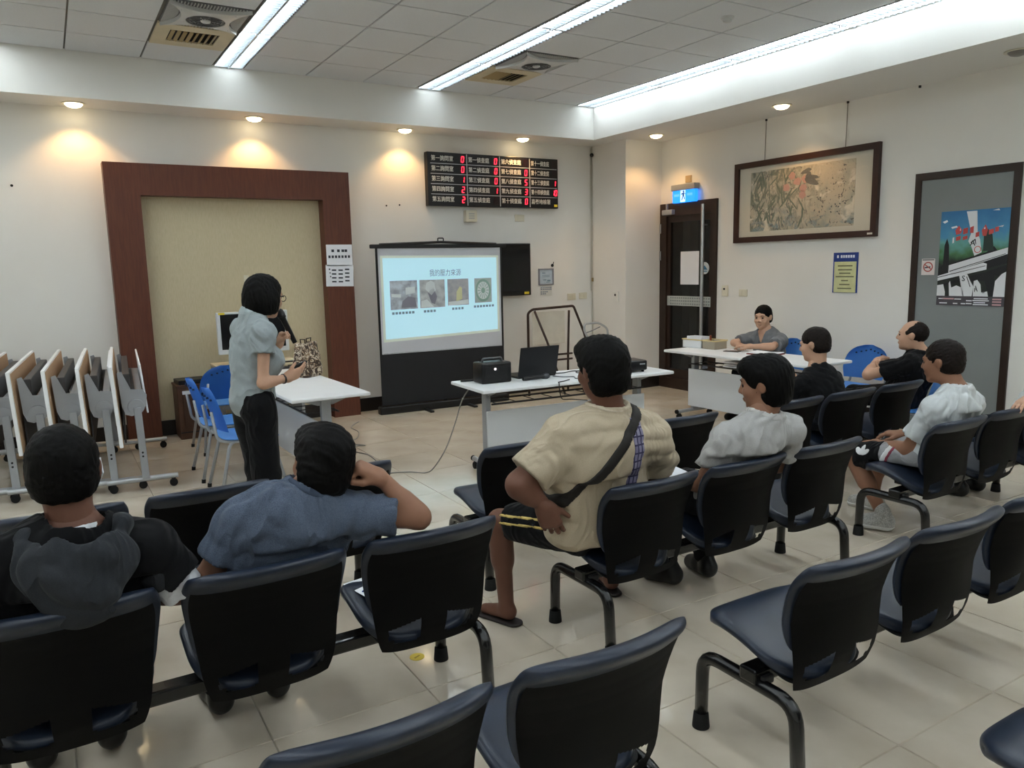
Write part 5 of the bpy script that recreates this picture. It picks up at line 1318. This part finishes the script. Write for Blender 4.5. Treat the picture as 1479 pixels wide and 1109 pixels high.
    if st.get('vneck'): sf = minus(sf, cone(nk+upv*.03+fw*.06, nk-upv*.12+fw*.13, .055, .006), .006)
    sf = wrinkle(sf, st.get('fold', .009), st.get('freq', 30)*1.7, sp.get('seed', 1)+10); sf = chair_cut(sf, ch)
    lo2, hi2 = bounds([sp[k] for k in ('pelvis', 'chest', 'neck')]+[sp[a+s] for a in ('sh', 'el') for s in 'LR']+([sp['wrL'], sp['wrR']] if not isinstance(frac, dict) and frac > 1 else []), .21)
    shirt_o = sdf_obj('shirt', [(sf, lo2, hi2, .0078)], st['m'], t, origin)
    # collar rib
    if st.get('rib'):
        rf = cut(grow(sf0, .003), lambda X, Y, Z: np.abs(ell(nk+upv*.045+fw*st.get('neckf', .012), (nr_, nr_, .065), Bt)(X, Y, Z)-.007)-.0085)
        l_, h_ = bounds([nk], .17); sdf_obj('collar', [(rf, l_, h_, .006)], st['rib'], t, origin)
    # trousers
    pt = sp['pants']; pr = [cut(grow(union(torso[:2], .05), .001), half(pel+upv*.04, upv))]
    for s in 'LR':
        hp, kn, an = g('hip'+s), g('kn'+s), g('an'+s)
        if pt['len'] == 'long':
            pr += [(cone(hp, kn, .088*b**.6*pt.get('w', 1), .066*pt.get('w', 1)), .04), (cone(kn, kn+(an-kn)*.93, .065*pt.get('w', 1), .056*pt.get('w', 1)), .03)]
        else:
            q = pt['len']; pr += [(cut(cone(hp, kn+(kn-hp)*.1, .095*b**.6, .078), half(hp+(kn-hp)*q, nrm(kn-hp))), .03)]
    pf = chair_cut(wrinkle(union(pr, .04), .008, 26, sp.get('seed', 1)+20), ch, .008)
    lo3, hi3 = bounds([sp['pelvis']]+[sp[a+s] for a in ('hip', 'kn', 'an') for s in 'LR'], .19); lo3[2] = max(lo3[2], .02)
    pants_o = sdf_obj('trousers' if pt['len'] == 'long' else 'shorts', [(pf, lo3, hi3, .0115)], pt['m'], t, origin)
    # shoes
    if sp.get('feet') not in ('bare', 'sandal', None):
        for s in 'LR':
            an, toe = g('an'+s), g('toe'+s); up = np.array((0, 0, 1.)); d = toe-an
            sole_up = nrm(np.cross(np.cross(d, up), d)) if sp.get('foot_tilt') else up
            heel = an-nrm(d)*.035-up*(an[2]-.035 if not sp.get('foot_tilt') else .05)
            f = union([cone(heel, toe, .042, .036), (cone(heel+up*.02, an+up*.02, .042, .044), .03), cone(heel*.4+toe*.6+up*.012, toe, .042, .032)], .025)
            if not sp.get('foot_tilt'): f = cut(f, half((0, 0, .002), (0, 0, -1)))
            l_, h_ = bounds([heel, toe, an], .075); so = sdf_obj('shoe', [(f, l_, h_, .006)], sp['feet'], t, origin)
            if sp.get('sole'):
                ff = cut(grow(f, .004), half(heel*.5+toe*.5-sole_up*.012, sole_up)); sdf_obj('sole', [(ff, l_, h_, .006)], sp['sole'], so, origin*0)
                bpy.data.objects[so.name].children[0].location = (0, 0, 0)
                me = so.children[0].data
                for v in me.vertices: v.co -= Vector(origin)
    if sp.get('feet') == 'sandal':
        for s in 'LR':
            an, toe = g('an'+s), g('toe'+s); h0 = np.array((an[0], an[1], 0))-nrm((toe-an)*np.array((1, 1, 0)))*.045; t0 = np.array((toe[0], toe[1], 0))+nrm((toe-an)*np.array((1, 1, 0)))*.025
            f = cut(union([cone(h0, t0, .042, .046)], .01), half((0, 0, .016), (0, 0, 1)), half((0, 0, .001), (0, 0, -1)))
            l_, h_ = bounds([h0, t0], .06); sdf_obj('sandal', [(f, l_, h_, .006)], sp['sandal'], t, origin)
    ctx = dict(t=t, origin=origin, sf=sf, sf0=sf0, pf=pf, lo2=lo2, hi2=hi2, lo3=lo3, hi3=hi3, nk=nk, upv=upv, rt=rt, fw=fw, Bt=Bt, Bh=Bh, head=hd_c, T=T, pel=pel, che=che, bf=bf)
    return ctx
def seat_pose(cx, y, dz=0., sp=.11, ky=.40, ankle=None, pel=(0, 0)):
    """default legs of someone sitting at (cx, y) facing +Y"""
    return dict(hipL=(cx-.095, y, .52), hipR=(cx+.095, y, .52), knL=(cx-sp, y+ky, .485), knR=(cx+sp, y+ky, .485), anL=(cx-sp, y+ky-.03, .085), anR=(cx+sp, y+ky-.03, .085), toeL=(cx-sp-.02, y+ky+.13, .035), toeR=(cx+sp+.02, y+ky+.13, .035))

sk_tan, sk_brown, sk_fair, sk_dark = skin('tan', '#8f6751'), skin('brown', '#6d4a3b'), skin('fair', '#c39a80'), skin('deep', '#6f4838')
black_cloth = cloth('black', '#121214'); navy_black = cloth('navy_black', '#14161c')
# ------------------------------------------------ standing presenter
W = person(dict(heading=-78, label='standing woman in pale grey blouse speaking into a microphone', seed=3, build=.80, depth=.86, waist=.92, bust=True, arm=.80, handscale=.88, hscale=.97,
    pelvis=(.952, 4.50, .93), chest=(.965, 4.50, 1.18), neck=(.985, 4.50, 1.385), head=(1.060, 4.50, 1.510), hyaw=8, hpitch=10,
    shL=(.955, 4.655, 1.325), shR=(1.010, 4.345, 1.320), elR=(.976, 4.315, 1.040), wrR=(1.118, 4.36, 1.050), elL=(1.06, 4.73, 1.07), wrL=(1.150, 4.625, 1.215),
    handR=dict(d=(.95, .1, .30), n=(-.15, .75, .5), side=(-.2, .35, .9), curl=((8, 18, 10), (14, 22, 14), (20, 26, 14), (26, 28, 16)), spread=.5, thumb=(.7, .6, .2), tcurl=10),
    handL=dict(d=(.35, -.25, .95), n=(.75, -.55, -.2), side=(-.5, -.6, .3), curl=((55, 65, 40),)*4, thumb=(.8, .3, .5), tcurl=25),
    hipL=(.935, 4.585, .90), hipR=(.970, 4.415, .90), knL=(.985, 4.58, .49), knR=(.985, 4.42, .49), anL=(.965, 4.58, .085), anR=(.965, 4.42, .085), toeL=(1.10, 4.60, .035), toeR=(1.10, 4.42, .035),
    hem=(.945, 4.5, .832), skin=sk_fair, hair=('bob', hair_black), shirt=dict(m=cloth('pale_grey', '#9ea7a8', '#949d9f', 90), sleeve=.42, ease=.014, neck=.070, fold=.006, freq=34, rib=cloth('pale_grey_trim', '#a8b4b6')),
    pants=dict(m=black_cloth, len='long', w=1.22), feet=mat('black_leather', '#0e0e0f', .35)))
t = W['t']; O = W['origin']
g = MB(); g.tube([tuple(W['T'](.080, -.01, .012)-O), tuple(W['T'](.070, .085, .012)-O)], .003, 6)
for sx in (-1, 1):
    c_ = [W['T'](sx*.034+.026*math.cos(a), .108, .004+.018*math.sin(a))-O for a in [2*math.pi*k/16 for k in range(16)]]; g.tube([tuple(q) for q in c_], .0022, 5, closed=True)
g.tube([tuple(W['T'](-.008, .112, .008)-O), tuple(W['T'](.008, .112, .008)-O)], .002, 5); g.build('glasses', black_m, t)
wr = np.array((1.118, 4.36, 1.050)); wb = nrm(wr-np.array((.976, 4.315, 1.040)))
f = cut(minus(cone(wr-wb*.03, wr+wb*.01, .030, .027), cone(wr-wb*.05, wr+wb*.03, .025, .024)), slab(wr-wb*.018, wb, .007)); l_, h_ = bounds([wr], .06); sdf_obj('bracelet', [(f, l_, h_, .0035)], mat('bracelet_dark', '#2a2320', .3), t, O)
t = thing('microphone', (1.205, 4.585, 1.318), 0, 'black handheld microphone held to the mouth of the standing woman', 'microphone')
a_, b_ = np.array((1.150, 4.565, 1.432)), np.array((1.246, 4.605, 1.228)); m0 = np.array((1.205, 4.585, 1.318)); ax = nrm(b_-a_)
MB().tube([tuple(a_+ax*.05-m0), tuple(a_+ax*.07-m0), tuple(a_+ax*.16-m0), tuple(b_-m0)], [.022, .017, .0165, .014], 14).build('handle', mat('mic_black', '#161618'), t, smooth='auto')
MB().tube([tuple(a_-ax*.002-m0), tuple(a_+ax*.01-m0), tuple(a_+ax*.035-m0), tuple(a_+ax*.052-m0)], [.010, .022, .0265, .022], 14).build('grille_head', mat('mic_grille_dark', '#242528', .5), t, smooth=True)
MB().tube([tuple(a_+ax*.048-m0), tuple(a_+ax*.056-m0)], [.024, .024], 14).build('ring', dark_m, t)
t = thing('presenter_remote', (1.205, 4.40, 1.115), 0, 'small black remote held in the gesturing hand of the standing woman', 'remote', rot=(0, R(-20), R(8)))
MB().rbox((0, 0, 0), (.10, .028, .016), .006).build('body', black_m, t); MB().cyl((.02, 0, .007), (.02, 0, .010), .006, 10).build('button', grey_m, t)

# ------------------------------------------------ man in the grey hood
P_ = seat_pose(-.06, 2.53)
H = person(dict(heading=0, label='seated man in black vest with grey hood and white cuffs', seed=5, chair=(-0.058, 2.578), build=1.0, arm=1.05, hscale=1.05,
    pelvis=(-.06, 2.53, .54), chest=(-.03, 2.445, .77), neck=(.0, 2.42, .94), head=(-.008, 2.45, 1.105), hpitch=4, hyaw=-6,
    shL=(-.215, 2.43, .865), shR=(.178, 2.42, .852), elL=(-.31, 2.43, .66), elR=(.268, 2.43, .695), wrL=(-.2, 2.70, .60), wrR=(.16, 2.70, .60),
    skin=sk_brown, hair=('short', hair_black), shirt=dict(m=cloth('black_vest', '#101012'), sleeve=.70, ease=.022, neck=.085, fold=.006, freq=22), pants=dict(m=black_cloth, len='long'), feet=mat('black_leather', '#0e0e0f'), **P_))
t, O = H['t'], H['origin']
for s, sh, el in (('R', np.array((.178, 2.42, .852)), np.array((.268, 2.43, .695))), ('L', np.array((-.215, 2.43, .865)), np.array((-.31, 2.43, .66)))):
    f = cut(cone(sh, el+(el-sh)*.2, .070, .066), half(sh+(el-sh)*.62, -(el-sh)), half(sh+(el-sh)*1.0, (el-sh))); f = wrinkle(f, .006, 60, 3); l_, h_ = bounds([sh, el], .11); sdf_obj('white_cuff', [(f, l_, h_, .007)], cloth('white_cuff', '#d8dadd'), t, O)
    f = cut(cone(sh, el, .0775, .0755), half(sh+(el-sh)*.30, -(el-sh)), half(sh+(el-sh)*.64, (el-sh))); l_, h_ = bounds([sh, el], .11); sdf_obj('sleeve_band', [(wrinkle(f, .004, 50, 4), l_, h_, .008)], cloth('charcoal', '#2c2d30'), t, O)
nk = H['nk']
f = cut(cone(nk+np.array((0, 0, -.03)), nk+np.array((0, .005, .022)), .086, .074), half(nk+np.array((0, 0, .025)), (0, .1, 1))); l_, h_ = bounds([nk], .13); sdf_obj('white_collar', [(f, l_, h_, .006)], cloth('white_cuff', '#d8dadd'), t, O)
hp = [(ell(nk+np.array((0, -.095, -.060)), (.150, .078, .105)), .03), (ell(nk+np.array((0, -.125, -.140)), (.105, .050, .105)), .05), (cone(nk+np.array((-.115, -.05, .005)), nk+np.array((-.10, .07, -.02)), .036, .03), .03), (cone(nk+np.array((.115, -.05, .015)), nk+np.array((.10, .07, -.02)), .036, .03), .03)]
f = minus(union(hp, .03), ell(nk+np.array((0, -.060, .030)), (.096, .085, .125)), .012); f = wrinkle(f, .014, 42, 6); l_, h_ = bounds([nk+np.array((0, -.08, -.08))], .27); sdf_obj('hood', [(f, l_, h_, .007)], cloth('grey_hood', '#34373b', '#2e3034', 120), t, O)
MB().tube([tuple(H['T'](.088, -.008, .03)-O), tuple(H['T'](.093, -.022, -.01)-O), tuple(H['T'](.082, .0, -.035)-O), tuple(H['T'](.070, .05, -.045)-O)], .0022, 6).build('mask_loop', mat('mask_white', '#dfe3e6', .7), t)
# ------------------------------------------------ man in blue-grey shirt
P_ = seat_pose(.52, 2.54)
B3 = person(dict(heading=2, label='seated man in blue-grey t-shirt resting his head on his fist', seed=8, chair=(0.51, 2.578), build=1.06, arm=1.02, hscale=1.0,
    pelvis=(.52, 2.545, .54), chest=(.60, 2.445, .765), neck=(.668, 2.42, .925), head=(.722, 2.445, 1.020), hroll=16, hpitch=6, hyaw=4,
    shL=(.445, 2.43, .872), shR=(.832, 2.405, .835), elL=(.345, 2.47, .70), wrL=(.45, 2.73, .60), elR=(1.010, 2.318, .812), wrR=(.905, 2.385, .955),
    handR=dict(d=(-.85, .10, .55), n=(-.3, .3, -.8), side=(.15, -.75, .4), curl=((70, 85, 60),)*4, thumb=(.75, .35, .5), tcurl=30),
    skin=sk_tan, hair=('full', hair_black), shirt=dict(m=cloth('blue_grey', '#485262', '#5f697a', 110), sleeve=.62, ease=.014, neck=.074, fold=.010, freq=30, rib=cloth('blue_grey_rib', '#465060')), pants=dict(m=navy_black, len='long'), feet=mat('black_leather', '#0e0e0f'), **P_))
# ------------------------------------------------ big man in beige
B4 = person(dict(heading=6, label='large seated man in beige t-shirt with black cross strap, hand on hip', seed=11, chair=(2.107, 2.6, .7), build=1.52, depth=1.30, waist=1.05, waistd=1.06, arm=1.40, hscale=1.05, handscale=1.08,
    pelvis=(1.965, 2.575, .56), chest=(1.925, 2.515, .845), neck=(1.955, 2.48, 1.06), head=(1.930, 2.495, 1.222), hpitch=8, hyaw=-4,
    shL=(1.725, 2.49, .950), shR=(2.165, 2.47, .912), elL=(1.530, 2.51, .795), wrL=(1.618, 2.47, .705), elR=(2.31, 2.56, .73), wrR=(2.20, 2.80, .60),
    handL=dict(d=(.35, -.05, -.93), n=(.5, .85, .0), side=(.8, -.5, .3), curl=((15, 25, 18), (18, 28, 20), (22, 30, 22), (28, 30, 22)), thumb=(.7, .6, .1), tcurl=12),
    hipL=(1.86, 2.56, .54), hipR=(2.08, 2.56, .54), knL=(1.675, 2.93, .50), knR=(2.25, 2.96, .50), anL=(1.70, 2.93, .09), anR=(2.32, 2.93, .09), toeL=(1.655, 3.05, .032), toeR=(2.36, 3.05, .032),
    skin=sk_brown, hair=('full', hair_black), shirt=dict(m=cloth('beige', '#bcae97', '#b2a48c', 100), sleeve=.80, ease=.016, neck=.088, fold=.011, freq=17, rib=cloth('beige_rib', '#c6b9a3')),
    pants=dict(m=black_cloth, len=.86), feet='sandal', sandal=mat('dark_sandal', '#241c1a', .6)))
t, O = B4['t'], B4['origin']
p0, p1 = np.array((2.045, 2.33, 1.04)), np.array((1.70, 2.36, .70)); along = nrm(p1-p0); nn = nrm(np.cross(along, np.array((0, 1, 0))))
f = cut(grow(B4['sf'], .007), slab(p0, nn, .024), half((0, 0, .55), (0, 0, -1))); sdf_obj('cross_strap', [(f, B4['lo2'], B4['hi2'], .0085)], mat('strap_black', '#17120f', .6), t, O)
def stripe_mat():
    m = bpy.data.materials.new('shirt_print'); m.use_nodes = True; nt = m.node_tree; b = nt.nodes['Principled BSDF']; b.inputs['Roughness'].default_value = .8
    tc = nt.nodes.new('ShaderNodeTexCoord'); mp = nt.nodes.new('ShaderNodeMapping'); mp.inputs['Rotation'].default_value = (R(90), 0, 0); nt.links.new(tc.outputs['Object'], mp.inputs[0])
    br = nt.nodes.new('ShaderNodeTexBrick'); br.offset = 0; br.inputs['Scale'].default_value = 1; br.inputs['Brick Width'].default_value = .021; br.inputs['Row Height'].default_value = .034; br.inputs['Mortar Size'].default_value = .0035
    br.inputs['Color1'].default_value = (*hexc('#8d8aa0'), 1); br.inputs['Color2'].default_value = (*hexc('#6f6a86'), 1); br.inputs['Mortar'].default_value = (*hexc('#2f2b4d'), 1); nt.links.new(mp.outputs[0], br.inputs['Vector']); nt.links.new(br.outputs['Color'], b.inputs['Base Color']); return m
f = cut(grow(B4['sf'], .0035), slab((2.015, 2.3, .85), nrm((1, .05, -.06)), .031), half((0, 2.46, 0), (0, 1, 0)), half((0, 0, 1.03), (0, 0, 1)), half((0, 0, .60), (0, 0, -1))); sdf_obj('back_print', [(f, B4['lo2'], B4['hi2'], .0085)], stripe_mat(), t, O)
for dz in (0, -.032):
    hp_, kn_ = np.array((1.86, 2.56, .54)), np.array((1.675, 2.93, .50)); sd_ = nrm((-.89, -.45, 0))
    f = cut(grow(B4['pf'], .0035), slab((1.75, 2.75, .565+dz), nrm((0, .1, 1)), .0065), half(hp_+(kn_-hp_)*.20, -(kn_-hp_)), half((1.80, 2.70, 0), -sd_)); sdf_obj('yellow_stripe', [(f, B4['lo3'], B4['hi3'], .008)], cloth('stripe_yellow', '#cdb46c'), t, O)
# ------------------------------------------------ man in pale grey shirt
P_ = dict(hipL=(2.60, 2.52, .52), hipR=(2.80, 2.52, .52), knL=(2.57, 2.95, .485), knR=(2.86, 2.95, .485), anL=(2.62, 2.83, .10), anR=(2.85, 2.80, .10), toeL=(2.58, 2.94, .04), toeR=(2.87, 2.92, .04))
person(dict(heading=8, label='seated young man in pale grey t-shirt with thick black hair', seed=14, chair=(2.675, 2.6), build=1.04, arm=1.0,
    pelvis=(2.70, 2.53, .54), chest=(2.735, 2.425, .745), neck=(2.775, 2.385, .925), head=(2.805, 2.40, 1.088), hyaw=22, hpitch=8,
    shL=(2.575, 2.40, .858), shR=(2.965, 2.385, .855), elL=(2.465, 2.45, .655), wrL=(2.55, 2.70, .60), elR=(3.05, 2.48, .65), wrR=(2.90, 2.72, .60),
    skin=sk_tan, hair=('full', hair_black), hscale=1.03, shirt=dict(m=cloth('pale_grey_tee', '#b4b3b0', '#a9a8a6', 90), sleeve=.70, ease=.016, neck=.076, fold=.011, freq=30, rib=cloth('pale_grey_rib', '#bcbbb8')), pants=dict(m=black_cloth, len='long'), feet=mat('black_leather', '#0e0e0f'), **P_))
# ------------------------------------------------ young person in black
P_ = seat_pose(4.69, 3.46)
person(dict(heading=4, label='seated young person in black t-shirt looking down at a phone', seed=17, chair=(4.69, 3.485), build=.92, arm=.85, hscale=.96,
    pelvis=(4.69, 3.45, .53), chest=(4.69, 3.475, .70), neck=(4.68, 3.53, .855), head=(4.675, 3.56, 1.052), hpitch=10, hyaw=14,
    shL=(4.525, 3.53, .785), shR=(4.835, 3.52, .785), elL=(4.46, 3.66, .60), wrL=(4.66, 3.83, .765), elR=(4.91, 3.66, .60), wrR=(4.80, 3.83, .77),
    handL=dict(d=(.4, .5, .7), n=(.6, .1, -.3), side=(0, -.6, .6), curl=((40, 45, 30),)*4), handR=dict(d=(-.4, .5, .7), n=(-.6, .1, -.3), side=(0, -.6, .6), curl=((40, 45, 30),)*4),
    skin=sk_fair, hair=('short', hair_brown), shirt=dict(m=black_cloth, sleeve=.62, ease=.016, neck=.070, fold=.008, freq=28), pants=dict(m=navy_black, len='long'), feet=mat('black_leather', '#0e0e0f'), **P_))
t = thing('smartphone', (4.735, 3.925, .86), 0, 'phone held in both hands by the person in black', 'phone', rot=(R(50), 0, R(6)))
MB().rbox((0, 0, 0), (.075, .155, .009), .004).build('body', mat('phone_case', '#8b8580', .4), t); MB().box((0, 0, .0048), (.068, .145, .001)).build('screen', mat('phone_lit_screen', '#c7d0d8', .2), t)
# ------------------------------------------------ reclining man in black
person(dict(heading=20, label='reclining man in black t-shirt with crossed arms and receding hair', seed=19, build=1.12, arm=1.12, depth=1.1,
    pelvis=(5.945, 3.66, .54), chest=(5.955, 3.575, .72), neck=(5.965, 3.545, .885), head=(5.915, 3.590, 1.035), hyaw=4, hpitch=-2,
    shL=(5.79, 3.52, .815), shR=(6.14, 3.64, .82), elL=(5.675, 3.80, .715), wrL=(5.93, 3.90, .80), elR=(6.13, 3.86, .69), wrR=(5.93, 3.85, .785),
    handL=dict(d=(.95, .2, .1), n=(.1, -.6, -.7), side=(0, -.5, .7), curl=((25, 30, 20),)*4), handR=dict(d=(-.9, -.1, .15), n=(-.1, -.6, -.7), side=(0, -.5, .7), curl=((25, 30, 20),)*4),
    hipL=(5.86, 3.64, .53), hipR=(6.03, 3.70, .53), knL=(5.73, 4.05, .50), knR=(5.95, 4.12, .50), anL=(5.70, 4.06, .085), anR=(5.93, 4.13, .085), toeL=(5.66, 4.19, .035), toeR=(5.88, 4.26, .035),
    skin=sk_fair, hair=('bald', hair_brown), shirt=dict(m=black_cloth, sleeve=.66, ease=.016, neck=.074, fold=.009, freq=28), pants=dict(m=black_cloth, len='long'), feet=mat('black_leather', '#0e0e0f')))
# ------------------------------------------------ man in white shirt and shorts
S9 = person(dict(heading=0, label='seated man in white t-shirt, printed shorts and pale sneakers', seed=23, chair=(4.282, 2.53), build=1.02, arm=1.0,
    pelvis=(4.365, 2.475, .52), chest=(4.385, 2.40, .70), neck=(4.395, 2.385, .885), head=(4.375, 2.465, 1.055), hpitch=6, hyaw=10,
    shL=(4.215, 2.405, .800), shR=(4.565, 2.40, .805), elL=(4.215, 2.55, .545), wrL=(4.285, 2.79, .525), elR=(4.64, 2.50, .56), wrR=(4.50, 2.76, .56),
    handL=dict(d=(.15, .95, -.15), n=(0, -.1, -1), side=(1, 0, 0), curl=((18, 22, 15),)*4), hipL=(4.27, 2.475, .50), hipR=(4.46, 2.475, .50), knL=(4.225, 2.905, .44), knR=(4.53, 2.92, .45),
    anL=(4.235, 2.70, .115), anR=(4.55, 2.97, .09), toeL=(4.19, 2.80, .05), toeR=(4.54, 3.10, .037),
    skin=sk_tan, hair=('short', hair_brown), shirt=dict(m=cloth('white_tee', '#c9cdcd', '#bfc4c5', 80), sleeve=.68, ease=.016, neck=.074, fold=.010, freq=30, rib=cloth('white_rib', '#d0d3d3')), pants=dict(m=cloth('grey_shorts', '#8f8f90'), len=.90), feet=cloth('sneaker_grey', '#9c9b95', '#c9c7c0', 40), sole=mat('sneaker_sole', '#d9d9d4', .6)))
t, O = S9['t'], S9['origin']
kn, hpp = np.array((4.225, 2.905, .44)), np.array((4.27, 2.475, .50)); ax = kn-hpp
f = cut(grow(S9['pf'], .004), half(hpp+ax*.52, -ax), half((4.40, 2.7, 0), (1, 0, 0))); sdf_obj('black_hem_panel', [(f, S9['lo3'], S9['hi3'], .008)], black_cloth, t, O)
f = cut(grow(S9['pf'], .004), slab(hpp+ax*.42, nrm(ax+np.array((0, 0, .25))), .010), half((4.40, 2.7, 0), (1, 0, 0))); sdf_obj('red_stripe', [(f, S9['lo3'], S9['hi3'], .008)], cloth('stripe_red', '#8d4250'), t, O)
f = cut(grow(S9['pf'], .0035), slab(hpp+ax*.47, nrm(ax+np.array((0, 0, .25))), .017), half((4.40, 2.7, 0), (1, 0, 0))); sdf_obj('white_stripe', [(f, S9['lo3'], S9['hi3'], .008)], cloth('stripe_white', '#d8d8d8'), t, O)
# three-leaf emblem on the outside of the thigh
ec = hpp+ax*.76+np.array((-.0, 0, .02)); leaves = []
for a, l in ((90, .036), (38, .034), (142, .034)):
    d_ = np.array((0, math.cos(R(a)), math.sin(R(a)))); leaves.append(ell(ec+d_*.026+np.array((-.08, 0, 0)), (.09, l*.85, .014), np.stack([np.array((1, 0, 0)), d_, np.cross(np.array((1, 0, 0)), d_)], 1)))
f = cut(grow(S9['pf'], .0075), union(leaves, 0.)); l_, h_ = bounds([ec], .13); sdf_obj('white_emblem', [(f, l_, h_, .004)], cloth('stripe_white', '#d8d8d8'), t, O)
f = cut(grow(S9['pf'], .0065), ell(ec+np.array((-.08, .075, .0)), (.09, .012, .045))); sdf_obj('green_emblem', [(f, l_, h_, .004)], cloth('emblem_green', '#3c7a66'), t, O)
# ------------------------------------------------ person in grey at the far table
P_ = dict(hipL=(6.54, 5.40, .52), hipR=(6.54, 5.60, .52), knL=(6.16, 5.38, .485), knR=(6.16, 5.62, .485), anL=(6.17, 5.38, .085), anR=(6.17, 5.62, .085), toeL=(6.03, 5.37, .035), toeR=(6.03, 5.63, .035))
person(dict(heading=90, label='seated person in grey v-neck top leaning arms on the far table', seed=29, build=.98, arm=.92,
    pelvis=(6.54, 5.50, .54), chest=(6.50, 5.51, .74), neck=(6.46, 5.525, .90), head=(6.435, 5.552, 1.065), hpitch=4, hyaw=18,
    shL=(6.455, 5.335, .83), shR=(6.455, 5.715, .825), elR=(6.24, 5.765, .795), wrR=(6.115, 5.575, .790), elL=(6.22, 5.235, .795), wrL=(6.11, 5.42, .790),
    handR=dict(d=(-.45, -.85, .05), n=(0, 0, -1), side=(-.7, .4, .2), curl=((15, 20, 15),)*4), handL=dict(d=(-.5, .8, .05), n=(0, 0, -1), side=(-.6, -.5, .2), curl=((15, 20, 15),)*4),
    skin=sk_fair, hair=('short', hair_black), shirt=dict(m=cloth('grey_top', '#74777a', '#6c6f72', 90), sleeve=.72, ease=.018, neck=.074, vneck=True, fold=.009, freq=28), pants=dict(m=navy_black, len='long'), feet=mat('black_leather', '#0e0e0f'), **P_))
# ------------------------------------------------ person at the edge of view, hand on the bench back
P_ = seat_pose(5.42, 2.47)
E10 = person(dict(heading=0, label='seated person with wristwatch laying a hand along the bench back', seed=31, chair=(5.418, 2.53), build=1.0,
    pelvis=(5.45, 2.475, .54), chest=(5.50, 2.39, .73), neck=(5.56, 2.36, .90), head=(5.62, 2.38, 1.06), hyaw=-10, hroll=6,
    shL=(5.395, 2.335, .845), shR=(5.74, 2.37, .835), elL=(5.14, 2.262, .850), wrL=(4.905, 2.235, .816), elR=(5.82, 2.44, .62), wrR=(5.74, 2.66, .58),
    handL=dict(d=(-.95, -.03, -.22), n=(-.1, 0, -1), side=(0, 1, 0), curl=((12, 18, 12),)*4),
    skin=sk_fair, hair=('short', hair_black), shirt=dict(m=cloth('white_tee', '#c9cdcd'), sleeve=.66, ease=.016, neck=.074, fold=.009, freq=28), pants=dict(m=navy_black, len='long'), feet=mat('black_leather', '#0e0e0f'), **P_))
wr = np.array((4.905, 2.235, .816)); wb = nrm(wr-np.array((5.14, 2.262, .850)))
f = cut(minus(cone(wr-wb*.06, wr, .033, .031), cone(wr-wb*.08, wr+wb*.03, .0275, .026)), slab(wr-wb*.028, wb, .010)); l_, h_ = bounds([wr], .09); sdf_obj('watch_band', [(f, l_, h_, .0035)], black_m, E10['t'], E10['origin'])
MB().rbox(tuple(wr-wb*.028+np.array((0, 0, .033))-E10['origin']), (.03, .034, .01), .003, rot=(0, R(-12), 0)).build('watch_face', dark_m, E10['t'])
